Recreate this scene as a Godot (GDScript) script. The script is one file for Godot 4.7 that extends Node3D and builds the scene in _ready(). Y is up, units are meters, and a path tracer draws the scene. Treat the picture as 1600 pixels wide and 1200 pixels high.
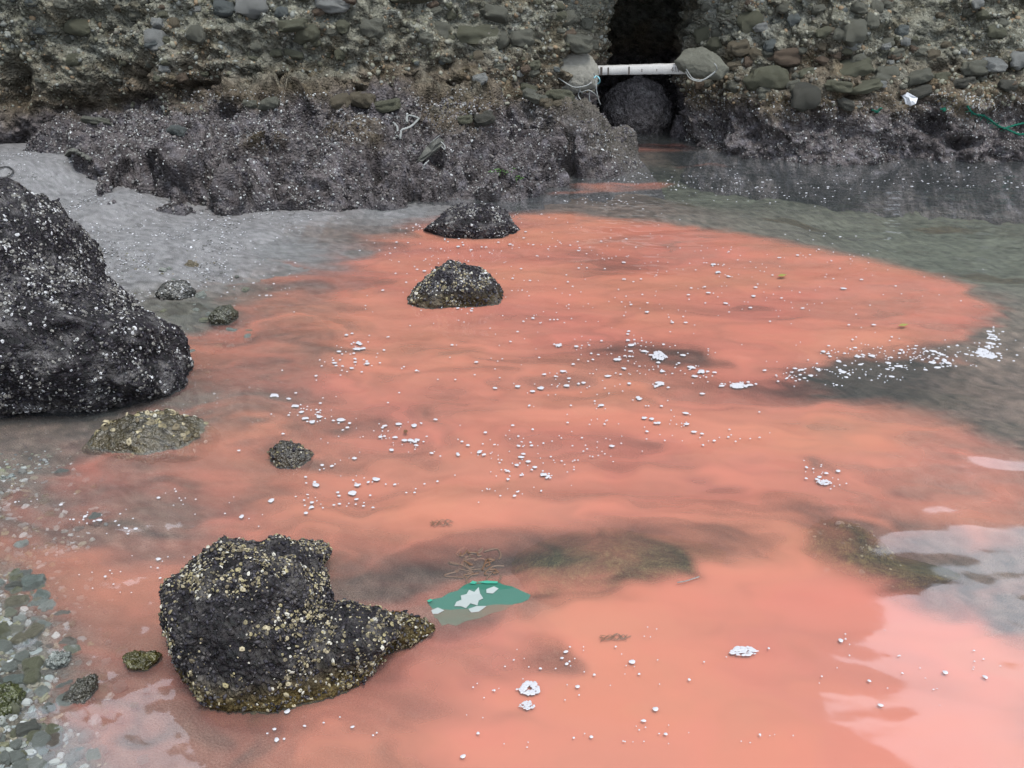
extends Node3D

# ---------------------------------------------------------------- view geometry (photo pixels 1600 x 1200)
const EYE := Vector3(0, 1.6, 0)
const PITCH := 24.0
const VFOV := 42.0
var foc := 600.0 / tan(deg_to_rad(VFOV * 0.5))
var sp := sin(deg_to_rad(PITCH))
var cp := cos(deg_to_rad(PITCH))
var rng := RandomNumberGenerator.new()
var nz_a := FastNoiseLite.new()      # smooth fbm
var nz_r := FastNoiseLite.new()      # ridged
var nz_c := FastNoiseLite.new()      # cells, distance
var nz_v := FastNoiseLite.new()      # cells, value
var nz_s := FastNoiseLite.new()      # single octave
var M := {}
var grain_tex: NoiseTexture2D
var bump_tex: NoiseTexture2D
var bump_fine: NoiseTexture2D
var screen_bins := {}                # nearest rock surface seen through each 6 px cell: used to seat stones on the rock
var cobble_shapes: Array[ArrayMesh] = []


func ray(u: float, v: float) -> Vector3:
	var a := (u - 800.0) / foc
	var b := (600.0 - v) / foc
	return Vector3(a, b * cp - sp, -b * sp - cp)


func on_plane(u: float, v: float, y := 0.0) -> Vector3:
	var d := ray(u, v)
	return EYE + d * ((y - EYE.y) / d.y)


func at_z(u: float, v: float, z: float) -> Vector3:
	var d := ray(u, v)
	return EYE + d * ((z - EYE.z) / d.z)


func to_px(p: Vector3) -> Vector3:
	var q := p - EYE
	var w := -q.y * sp - q.z * cp
	var h := q.y * cp - q.z * sp
	return Vector3(800.0 + foc * q.x / w, 600.0 - foc * h / w, w)


func ss(a: float, b: float, x: float) -> float:
	var t := clampf((x - a) / (b - a), 0.0, 1.0)
	return t * t * (3.0 - 2.0 * t)


func lin(r: float, g: float, b: float) -> Color:
	return Color(r, g, b) * Color(.5, .5, .5)     # halved, as if wet, so reflections stand out under the raised exposure


# ---------------------------------------------------------------- naming
func tag(o: Node, label: String, category := "", group := "", kind := "") -> void:
	if label: o.set_meta("label", label)
	if category: o.set_meta("category", category)
	if group: o.set_meta("group", group)
	if kind: o.set_meta("kind", kind)


func numbered(called: String, parent: Node) -> String:
	if not parent.has_node(NodePath(called)):
		return called
	var k := 1
	while parent.has_node(NodePath("%s_%03d" % [called, k])):
		k += 1
	return "%s_%03d" % [called, k]


func thing(called: String, at := Vector3.ZERO) -> Node3D:
	var o := Node3D.new()
	o.name = numbered(called, self)
	o.position = at
	add_child(o)
	return o


func obj(called: String, mesh: Mesh, mat: Material, parent: Node = self, at := Vector3.ZERO) -> MeshInstance3D:
	var o := MeshInstance3D.new()
	o.mesh = mesh
	o.material_override = mat
	o.name = numbered(called, parent)
	o.position = at
	parent.add_child(o, true)
	return o


# ---------------------------------------------------------------- meshes
func grid_mesh(nu: int, nv: int, v: PackedVector3Array, c: PackedColorArray, uv := PackedVector2Array(), skip := PackedByteArray()) -> ArrayMesh:
	# row j, column i at j * nu + i; the front side is the side of (du x dv)
	var n := PackedVector3Array()
	n.resize(nu * nv)
	for j in nv:
		var j0 := maxi(j - 1, 0) * nu
		var j1 := mini(j + 1, nv - 1) * nu
		for i in nu:
			var r := j * nu
			n[r + i] = (v[r + mini(i + 1, nu - 1)] - v[r + maxi(i - 1, 0)]).cross(v[j1 + i] - v[j0 + i]).normalized()
	var ix := PackedInt32Array()
	ix.resize((nu - 1) * (nv - 1) * 6)
	var k := 0
	for j in nv - 1:
		for i in nu - 1:
			var a := j * nu + i
			if skip.size() and skip[a] and skip[a + 1] and skip[a + nu] and skip[a + nu + 1]:
				continue
			ix[k] = a; ix[k + 1] = a + nu; ix[k + 2] = a + 1
			ix[k + 3] = a + 1; ix[k + 4] = a + nu; ix[k + 5] = a + nu + 1
			k += 6
	ix.resize(k)
	var arr := []
	arr.resize(Mesh.ARRAY_MAX)
	arr[Mesh.ARRAY_VERTEX] = v
	arr[Mesh.ARRAY_NORMAL] = n
	if c.size(): arr[Mesh.ARRAY_COLOR] = c
	if uv.size(): arr[Mesh.ARRAY_TEX_UV] = uv
	arr[Mesh.ARRAY_INDEX] = ix
	var m := ArrayMesh.new()
	m.add_surface_from_arrays(Mesh.PRIMITIVE_TRIANGLES, arr)
	return m


func cube_dirs(n: int) -> Array:
	# six faces of n x n directions, evenly spread over a ball
	var faces := []
	var ax := [[Vector3.RIGHT, Vector3.UP, Vector3.BACK], [Vector3.LEFT, Vector3.UP, Vector3.FORWARD], [Vector3.FORWARD, Vector3.UP, Vector3.RIGHT], [Vector3.BACK, Vector3.UP, Vector3.LEFT], [Vector3.RIGHT, Vector3.FORWARD, Vector3.UP], [Vector3.RIGHT, Vector3.BACK, Vector3.DOWN]]
	for f in ax:
		var d := PackedVector3Array()
		for j in n:
			for i in n:
				var a := tan((float(i) / (n - 1) - 0.5) * PI * 0.5)
				var b := tan((float(j) / (n - 1) - 0.5) * PI * 0.5)
				d.append((f[2] + f[0] * a + f[1] * b).normalized())
		faces.append(d)
	return faces


func faces_mesh(n: int, faces: Array, cols: Array) -> ArrayMesh:
	var m := ArrayMesh.new()
	var st := SurfaceTool.new()
	st.begin(Mesh.PRIMITIVE_TRIANGLES)
	for f in faces.size():
		st.append_from(grid_mesh(n, n, faces[f], cols[f] if cols.size() else PackedColorArray()), 0, Transform3D.IDENTITY)
	return st.commit(m)


func tube(pts: Array, rad: float, sides := 6, twist := 0.0) -> ArrayMesh:
	var v := PackedVector3Array()
	var n := pts.size()
	for i in n:
		var t: Vector3 = (pts[mini(i + 1, n - 1)] - pts[maxi(i - 1, 0)]).normalized()
		var a := t.cross(Vector3(0.13, 0.97, 0.2)).normalized()
		var b := t.cross(a)
		for k in sides + 1:
			var w := TAU * k / sides
			var rr := rad * (1.0 + twist * cos(2.0 * w + i * 1.9))
			v.append(pts[i] + a * cos(w) * rr + b * sin(w) * rr)
	return grid_mesh(sides + 1, n, v, PackedColorArray())


func curve(ctrl: Array, step: float) -> Array:
	var out := []
	for i in ctrl.size() - 1:
		var p0 = ctrl[maxi(i - 1, 0)]
		var p1 = ctrl[i]
		var p2 = ctrl[i + 1]
		var p3 = ctrl[mini(i + 2, ctrl.size() - 1)]
		var n := maxi(1, int(ceil((p2 - p1).length() / step)))
		for k in n:
			out.append(p1.cubic_interpolate(p2, p0, p3, float(k) / n))
	out.append(ctrl[-1])
	return out


func poly_sd(p: Vector2, poly: PackedVector2Array) -> float:
	# signed distance, positive inside
	var d := 1e9
	var inside := false
	var n := poly.size()
	var j := n - 1
	for i in n:
		var a := poly[i]
		var b := poly[j]
		var e := b - a
		var w := p - a
		var q := w - e * clampf(w.dot(e) / e.length_squared(), 0.0, 1.0)
		d = minf(d, q.length_squared())
		if (a.y > p.y) != (b.y > p.y) and p.x < (b.x - a.x) * (p.y - a.y) / (b.y - a.y) + a.x:
			inside = not inside
		j = i
	return sqrt(d) if inside else -sqrt(d)


func px_poly(list: Array, y := 0.0) -> PackedVector2Array:
	# a run of u, v pairs to points of the ground plan
	var out := PackedVector2Array()
	for i in range(0, list.size(), 2):
		var p := on_plane(list[i], list[i + 1], y)
		out.append(Vector2(p.x, p.z))
	return out


func remember(v: PackedVector3Array, nu: int) -> void:
	# notes which point of a rock surface is nearest behind each 6 px cell
	var nv := v.size() / nu
	for j in range(1, nv - 1):
		for i in range(1, nu - 1):
			var k := j * nu + i
			var p := v[k]
			if p.z > -1.0: continue
			var s := to_px(p)
			if s.x < -40 or s.x > 1640 or s.y < -40 or s.y > 460: continue
			var key := Vector2i(int(s.x / 6.0), int(s.y / 6.0))
			if not screen_bins.has(key) or screen_bins[key][2] > s.z:
				var nrm := (v[k + 1] - v[k - 1]).cross(v[k + nu] - v[k - nu]).normalized()
				screen_bins[key] = [p, nrm, s.z]


func seat(u: float, v: float) -> Array:
	var key := Vector2i(int(u / 6.0), int(v / 6.0))
	for r in 6:
		for dy in range(-r, r + 1):
			for dx in range(-r, r + 1):
				var k := key + Vector2i(dx, dy)
				if screen_bins.has(k): return screen_bins[k]
	return []


# ---------------------------------------------------------------- materials
func rock_material(called: String, rough: float, bump_cm: float, scale: float, albedo := Color.WHITE, spec := 0.5) -> StandardMaterial3D:
	var m := StandardMaterial3D.new()
	m.resource_name = called
	m.vertex_color_use_as_albedo = true
	m.albedo_color = albedo
	m.albedo_texture = grain_tex
	m.roughness = rough
	m.metallic_specular = spec
	m.uv1_triplanar = true
	m.uv1_world_triplanar = true
	m.uv1_scale = Vector3.ONE * scale
	m.heightmap_enabled = true
	m.heightmap_texture = bump_tex
	m.heightmap_scale = bump_cm
	return m


func plain_material(called: String, col: Color, rough := 0.8, bump_cm := 0.0, scale := 8.0) -> StandardMaterial3D:
	var m := StandardMaterial3D.new()
	m.resource_name = called
	m.albedo_color = col.linear_to_srgb()
	m.roughness = rough
	m.metallic_specular = .25 if rough > .75 else .5
	if bump_cm > 0.0:
		m.albedo_texture = grain_tex
		m.uv1_triplanar = true
		m.uv1_scale = Vector3.ONE * scale
		m.heightmap_enabled = true
		m.heightmap_texture = bump_fine
		m.heightmap_scale = bump_cm
	return m


func noise_tex(noise: FastNoiseLite, size: int, lo: float, hi: float) -> NoiseTexture2D:
	var t := NoiseTexture2D.new()
	t.width = size
	t.height = size
	t.seamless = true
	t.noise = noise
	var g := Gradient.new()
	g.set_color(0, Color(lo, lo, lo))
	g.set_color(1, Color(hi, hi, hi))
	t.color_ramp = g
	return t


func make_noise(type: int, freq: float, oct: int, seed_: int) -> FastNoiseLite:
	var n := FastNoiseLite.new()
	n.noise_type = type
	n.frequency = freq
	n.seed = seed_
	n.fractal_type = FastNoiseLite.FRACTAL_FBM if oct > 1 else FastNoiseLite.FRACTAL_NONE
	n.fractal_octaves = oct
	return n


func set_up_materials() -> void:
	nz_a = make_noise(FastNoiseLite.TYPE_SIMPLEX_SMOOTH, 1.0, 4, 11)
	nz_s = make_noise(FastNoiseLite.TYPE_SIMPLEX_SMOOTH, 1.0, 1, 23)
	nz_r = make_noise(FastNoiseLite.TYPE_SIMPLEX_SMOOTH, 1.0, 3, 37)
	nz_r.fractal_type = FastNoiseLite.FRACTAL_RIDGED
	nz_c = make_noise(FastNoiseLite.TYPE_CELLULAR, 1.0, 1, 5)
	nz_c.cellular_return_type = FastNoiseLite.RETURN_DISTANCE
	nz_v = make_noise(FastNoiseLite.TYPE_CELLULAR, 1.0, 1, 5)
	nz_v.cellular_return_type = FastNoiseLite.RETURN_CELL_VALUE
	grain_tex = noise_tex(make_noise(FastNoiseLite.TYPE_SIMPLEX_SMOOTH, 0.03, 6, 3), 1024, 0.55, 1.0)
	bump_tex = noise_tex(make_noise(FastNoiseLite.TYPE_SIMPLEX_SMOOTH, 0.02, 7, 8), 1024, 0.0, 1.0)
	bump_fine = noise_tex(make_noise(FastNoiseLite.TYPE_SIMPLEX_SMOOTH, 0.06, 5, 9), 512, 0.0, 1.0)
	M.cliff = rock_material("conglomerate rock", 0.95, 3.5, 1.6, Color.WHITE, 0.12)
	M.ledge = rock_material("barnacled rock", 0.85, 3.0, 2.2, Color.WHITE, 0.15)
	M.boulder = rock_material("wet encrusted rock", 0.6, 1.4, 4.0, Color.WHITE, 0.2)
	M.wet = rock_material("wet rock", 0.22, 0.8, 4.0, Color.WHITE, 0.5)
	M.bed = rock_material("sand and gravel", 0.8, 0.6, 5.0, Color.WHITE, 0.3)
	M.shell = StandardMaterial3D.new()
	M.shell.resource_name = "barnacle shell"
	M.shell.vertex_color_use_as_albedo = true
	M.shell.roughness = 0.6
	M.lump = StandardMaterial3D.new()
	M.lump.resource_name = "mussel shell"
	M.lump.vertex_color_use_as_albedo = true
	M.lump.roughness = 0.5
	M.lump.metallic_specular = .25
	M.shell.metallic_specular = .25
	var tones := [lin(.27, .27, .22), lin(.21, .21, .135), lin(.26, .2, .13), lin(.24, .145, .1), lin(.46, .47, .45), lin(.2, .24, .26), lin(.09, .085, .08)]
	M.stones = []
	for k in tones.size():
		M.stones.append(plain_material("stone", tones[k].lerp(lin(.25, .25, .2), .1 if k == 4 else .4) * 2.0, 0.9, 2.5, 6.0))
	var wets := [lin(.3, .33, .3), lin(.2, .2, .09), lin(.26, .22, .13), lin(.2, .13, .1), lin(.5, .52, .48), lin(.22, .28, .26), lin(.1, .1, .09)]
	M.pebbles = []
	for k in wets.size():
		M.pebbles.append(plain_material("wet pebble", wets[k].lerp(lin(.27, .29, .24), .4) * 1.6, 0.3, 0.4, 12.0))
	M.foam = plain_material("foam", lin(.55, .55, .58), 0.6)
	M.rope_white = plain_material("weathered white rope", lin(.85, .88, .85), 0.9, 0.4, 60.0)
	M.rope_green = plain_material("green net rope", lin(.03, .3, .2), 0.8, 0.4, 60.0)
	M.wood = plain_material("bleached timber", lin(1.1, 1.08, 1.04), 0.8, 0.3, 6.0)
	M.stain = plain_material("dark timber stain", lin(.1, .085, .075), 0.85)
	M.plastic = plain_material("white plastic", lin(.78, .8, .84), 0.45)
	M.cloth = plain_material("grey cloth", lin(.42, .42, .37), 0.9, 0.5, 30.0)
	M.weed = plain_material("brown weed", lin(.14, .06, .02), 0.6)
	M.leaf = plain_material("yellow green leaf", lin(.3, .28, .06), 0.5)
	M.green_bag = plain_material("green plastic", lin(.025, .15, .1), 0.4)
	M.water = StandardMaterial3D.new()
	M.water.resource_name = "water"
	M.water.transparency = BaseMaterial3D.TRANSPARENCY_ALPHA
	M.water.albedo_color = Color(0.95, 1, 1, 0.02)
	M.water.roughness = 0.07
	M.water.metallic_specular = 0.5


# ---------------------------------------------------------------- small shared shapes
func make_cobbles() -> void:
	for s in 7:
		var faces := cube_dirs(9)
		var sq := Vector3(rng.randf_range(.9, 1.0), rng.randf_range(.7, .95), rng.randf_range(.75, 1.0))
		for f in 6:
			var d: PackedVector3Array = faces[f]
			for i in d.size():
				var p := d[i]
				var r := 1.0 + 0.22 * nz_s.get_noise_3dv(p * 0.9 + Vector3(s * 9.0, 0, 0)) + 0.07 * nz_s.get_noise_3dv(p * 2.6 + Vector3(s * 5.0, 3, 0))
				# flattened facets, as broken stones have
				var fl := maxf(absf(p.x), maxf(absf(p.y), absf(p.z)))
				d[i] = p * r * lerpf(1.0, 0.82 / fl * 1.0, 0.35) * sq
			faces[f] = d
		cobble_shapes.append(faces_mesh(9, faces, []))


func barnacle_mesh() -> ArrayMesh:
	var st := SurfaceTool.new()
	st.begin(Mesh.PRIMITIVE_TRIANGLES)
	var rings := [[1.0, -0.15, 1.0], [0.85, 0.35, 1.0], [0.5, 0.72, 0.95], [0.3, 0.66, 0.75], [0.0, 0.3, 0.12]]
	for r in 4:
		for k in 6:
			var q := []
			for c in [[r, k], [r, k + 1], [r + 1, k + 1], [r + 1, k]]:
				var w: float = TAU * c[1] / 6.0
				var wob := 1.0 + 0.16 * sin(c[1] % 6 * 2.4)
				q.append([Vector3(cos(w) * rings[c[0]][0] * wob, rings[c[0]][1], sin(w) * rings[c[0]][0] * wob), rings[c[0]][2]])
			for t in [[0, 2, 1], [0, 3, 2]]:
				for i in t:
					st.set_color(Color(q[i][1], q[i][1], q[i][1]))
					st.add_vertex(q[i][0])
	st.generate_normals()
	return st.commit()


func low_ball(sq: Vector3) -> ArrayMesh:
	var s := SphereMesh.new()
	s.radius = 1.0
	s.height = 2.0
	s.radial_segments = 7
	s.rings = 3
	var st := SurfaceTool.new()
	st.begin(Mesh.PRIMITIVE_TRIANGLES)
	st.append_from(s, 0, Transform3D(Basis.from_scale(sq), Vector3.ZERO))
	return st.commit()


func stud(called: String, parent: Node3D, mesh: Mesh, mat: Material, spots: Array, sizes: Vector2, palette: Array, sink: float, flat: float, label := "") -> void:
	# spots: [position, normal]; many small shells fixed to a rock: one mass
	if spots.is_empty(): return
	var mm := MultiMesh.new()
	mm.transform_format = MultiMesh.TRANSFORM_3D
	mm.use_colors = true
	mm.mesh = mesh
	mm.instance_count = spots.size()
	for i in spots.size():
		var n: Vector3 = (spots[i][1] + Vector3(rng.randfn(0, .25), rng.randfn(0, .25), rng.randfn(0, .25))).normalized()
		var a := n.cross(Vector3(rng.randfn(), rng.randfn(), rng.randfn())).normalized()
		var b := n.cross(a)
		var s := sizes.x * pow(sizes.y / sizes.x, pow(rng.randf(), 2.0))
		mm.set_instance_transform(i, Transform3D(Basis(a * s * rng.randf_range(.8, 1.3), n * s * flat, b * s), spots[i][0] - n * s * sink))
		var c: Color = palette[rng.randi() % palette.size()]
		var k := rng.randf_range(.75, 1.2)
		mm.set_instance_color(i, Color(c.r * k, c.g * k, c.b * k))
	var o := MultiMeshInstance3D.new()
	o.multimesh = mm
	o.material_override = mat
	o.name = numbered(called, parent)
	tag(o, label, "", "", "stuff")
	parent.add_child(o, true)


# ---------------------------------------------------------------- ground
var bed_ctrl := []
func add_bed(u: float, v: float, h: float, col: Color) -> void:
	var p := on_plane(u, v, minf(h, 0.0) if h < 0.05 else h)
	bed_ctrl.append([Vector2(p.x, p.z), h, col])

var bed_n := Vector2i(150, 130)
var bed_o := Vector2(-7.5, -11.5)
var bed_h := PackedFloat32Array()
var bed_c := PackedColorArray()
func solve_bed() -> void:
	bed_h.resize(bed_n.x * bed_n.y)
	bed_c.resize(bed_n.x * bed_n.y)
	for j in bed_n.y:
		for i in bed_n.x:
			var p := bed_o + Vector2(i, j) * 0.1
			var sw := 0.0
			var sh := 0.0
			var sc := Vector3.ZERO
			for c in bed_ctrl:
				var w := 1.0 / pow(p.distance_squared_to(c[0]) + 0.02, 1.7)
				sw += w
				sh += w * c[1]
				sc += Vector3(c[2].r, c[2].g, c[2].b) * w
			bed_h[j * bed_n.x + i] = sh / sw
			sc /= sw
			bed_c[j * bed_n.x + i] = Color(sc.x, sc.y, sc.z)


func bed_at(x: float, z: float) -> float:
	var q := ((Vector2(x, z) - bed_o) / 0.1).clamp(Vector2.ZERO, Vector2(bed_n.x - 1.001, bed_n.y - 1.001))
	var i := int(q.x)
	var j := int(q.y)
	var k := j * bed_n.x + i
	return lerpf(lerpf(bed_h[k], bed_h[k + 1], q.x - i), lerpf(bed_h[k + bed_n.x], bed_h[k + bed_n.x + 1], q.x - i), q.y - j)


func bed_color(x: float, z: float) -> Color:
	var q := ((Vector2(x, z) - bed_o) / 0.1).clamp(Vector2.ZERO, Vector2(bed_n.x - 1.001, bed_n.y - 1.001))
	var k := int(q.y + .5) * bed_n.x + int(q.x + .5)
	return bed_c[mini(k, bed_c.size() - 1)]


func spaced(lo: float, hi: float, step: float, far: Array) -> PackedFloat32Array:
	var out := PackedFloat32Array()
	for k in range(far.size() - 1, -1, -1): out.append(lo - far[k])
	var n := int((hi - lo) / step)
	for k in n + 1: out.append(lo + k * step)
	for k in far.size(): out.append(lo + n * step + far[k])
	return out


func build_ground() -> Node3D:
	var sand := lin(.46, .455, .46)
	var gravel := lin(.2, .2, .165)
	var mud := lin(.30, .21, .165)
	var green := lin(.20, .215, .155)
	for c in [[20, 250, .30, sand], [-150, 300, .3, sand], [20, 280, .22, sand], [110, 310, .13, sand], [200, 380, .07, sand], [300, 370, .05, sand], [230, 440, .045, sand], [330, 430, .012, sand],
			[400, 370, .02, sand], [470, 345, .012, sand], [620, 335, 0.0, sand], [450, 390, -.03, sand], [520, 370, -.03, mud], [640, 370, -.06, mud], [380, 470, -.04, mud], [300, 480, .0, gravel], [290, 600, -.01, gravel], [330, 560, -.035, gravel], [420, 560, -.1, mud],
			[350, 660, -.07, mud], [150, 720, -.035, mud], [20, 690, -.035, mud], [-150, 600, .1, gravel], [-200, 800, .06, gravel], [30, 800, -.03, gravel], [120, 860, -.03, mud], [40, 950, -.022, gravel], [60, 1060, -.018, gravel], [60, 1180, -.016, gravel],
			[150, 1000, -.035, mud], [180, 1150, -.03, mud], [-200, 1200, .08, gravel], [250, 900, -.06, mud], [230, 1120, -.07, mud], [320, 1180, -.13, mud], [450, 760, -.14, mud], [620, 1050, -.2, mud],
			[700, 500, -.14, mud], [800, 420, -.15, mud], [900, 700, -.25, mud], [1000, 850, -.28, mud], [1100, 1100, -.4, mud], [1500, 1050, -.5, mud], [1500, 620, -.4, mud], [1100, 450, -.3, green], [1100, 300, -.3, green], [1300, 280, -.4, green], [1550, 280, -.5, green],
			[1500, 400, -.5, green], [2200, 400, -.9, green], [2300, 900, -.8, green], [1000, 225, -.15, mud], [900, 320, -.12, mud], [800, 1500, -.5, mud], [0, 1500, .05, gravel], [-400, 900, .5, gravel]]:
		add_bed(c[0], c[1], c[2], c[3])
	solve_bed()
	var weeds := []
	for e in [[1460, 296, .5, .3], [1310, 292, .35, .12], [1480, 326, .3, .1], [1235, 350, .3, .12], [1050, 345, .2, .1], [1560, 400, .3, .2], [1560, 640, .3, .12], [1480, 600, .25, .1], [1420, 590, .3, .08]]:
		weeds.append([on_plane(e[0], e[1], -.3), e[2], e[3], lin(.11, .075, .03) if e[1] < 500 else lin(.2, .15, .11)])
	var far := [0.5, 2.0, 8.0, 30.0, 120.0]
	var xs := spaced(-5.2, 5.6, 0.022, far)
	var zs := spaced(-9.6, -0.9, 0.022, far)
	var v := PackedVector3Array()
	var c := PackedColorArray()
	v.resize(xs.size() * zs.size())
	c.resize(v.size())
	var k := 0
	for j in range(zs.size() - 1, -1, -1):
		for i in xs.size():
			var x := xs[i]
			var z := zs[j]
			var h := bed_at(x, z)
			var col := bed_color(x, z)
			var peb := nz_c.get_noise_3d(x * 24.0, 0, z * 24.0)
			var rough_ := clampf((0.3 - col.b) / 0.2, 0.12, 1.0)
			h += nz_a.get_noise_2d(x * 2.5, z * 2.5) * 0.02 * (1.0 if h < -.05 else .6) - peb * 0.012 * rough_
			h += nz_s.get_noise_2d(x * 40.0, z * 40.0) * 0.002
			var t := 1.0 + 0.35 * nz_v.get_noise_3d(x * 24.0, 0, z * 24.0) * rough_ + 0.14 * nz_a.get_noise_2d(x * 7.0 + 40.0, z * 7.0) + .3 * nz_a.get_noise_2d(x * 1.1, z * 2.0 + 60.0) * ss(-.1, -.3, h) + .3 * nz_s.get_noise_2d(x * 42.0, z * 42.0) + .15 * nz_s.get_noise_2d(x * 17.0, z * 17.0)
			for e in weeds:
				var l := Vector2((x - e[0].x) / e[1], (z - e[0].z) / e[2]).length() + .5 * nz_a.get_noise_2d(x * 3.0, z * 5.0)
				if l < 1.0: col = col.lerp(e[3], ss(1.0, .6, l) * .8)
			v[k] = Vector3(x, h, z)
			c[k] = Color(col.r * t, col.g * t, col.b * t)
			k += 1
	var g := thing("seabed")
	tag(g, "grey sand and pebbly bed sloping from the beach down under the red water", "ground", "", "structure")
	obj("sand_and_gravel", grid_mesh(xs.size(), zs.size(), v, c), M.bed, g)
	return g


# ---------------------------------------------------------------- cliff
var hollows := []
func hollow_at(p: Vector3) -> float:
	var s := 0.0
	for h in hollows:
		var q: Vector3 = (p - h[0]) / h[1]
		var d := q.length_squared()
		if d < 1.0: s += h[2] * (1.0 - d) * (1.0 - d)
	return s


func rock_tone(p: Vector3, side: float, lump: float, cellv: float) -> Color:
	# purple-black tidal zone, brown splash zone, olive grey above
	var e := p.y + 0.3 * nz_a.get_noise_3dv(p * .9) + side
	var low := lin(.225, .2, .198)
	var mid := lin(.26, .215, .16)
	var high := lin(.34, .335, .27)
	var c := low.lerp(mid, ss(.38, .6, e)).lerp(high, ss(.55, .95, e))
	var blot := nz_a.get_noise_3dv(p * 2.7 + Vector3(7, 1, 2))
	c = c.lerp(lin(.4, .41, .36), ss(.08, .45, blot) * ss(.5, .9, e) * .7)
	c = c.lerp(lin(.28, .22, .13), ss(.05, .5, nz_a.get_noise_3dv(p * 3.3 + Vector3(2, 9, 5))) * ss(.35, .6, e) * .5)
	c = c.lerp(lin(.3, .28, .3), ss(.0, .5, nz_a.get_noise_3dv(p * 9.0)) * (1.0 - ss(.3, .55, e)))
	var t := 1.0 + .45 * cellv + .3 * nz_s.get_noise_3dv(p * 31.0) + .3 * nz_a.get_noise_3dv(p * 4.0 + Vector3(8, 0, 8))
	return Color(c.r * t, c.g * t, c.b * t)


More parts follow.
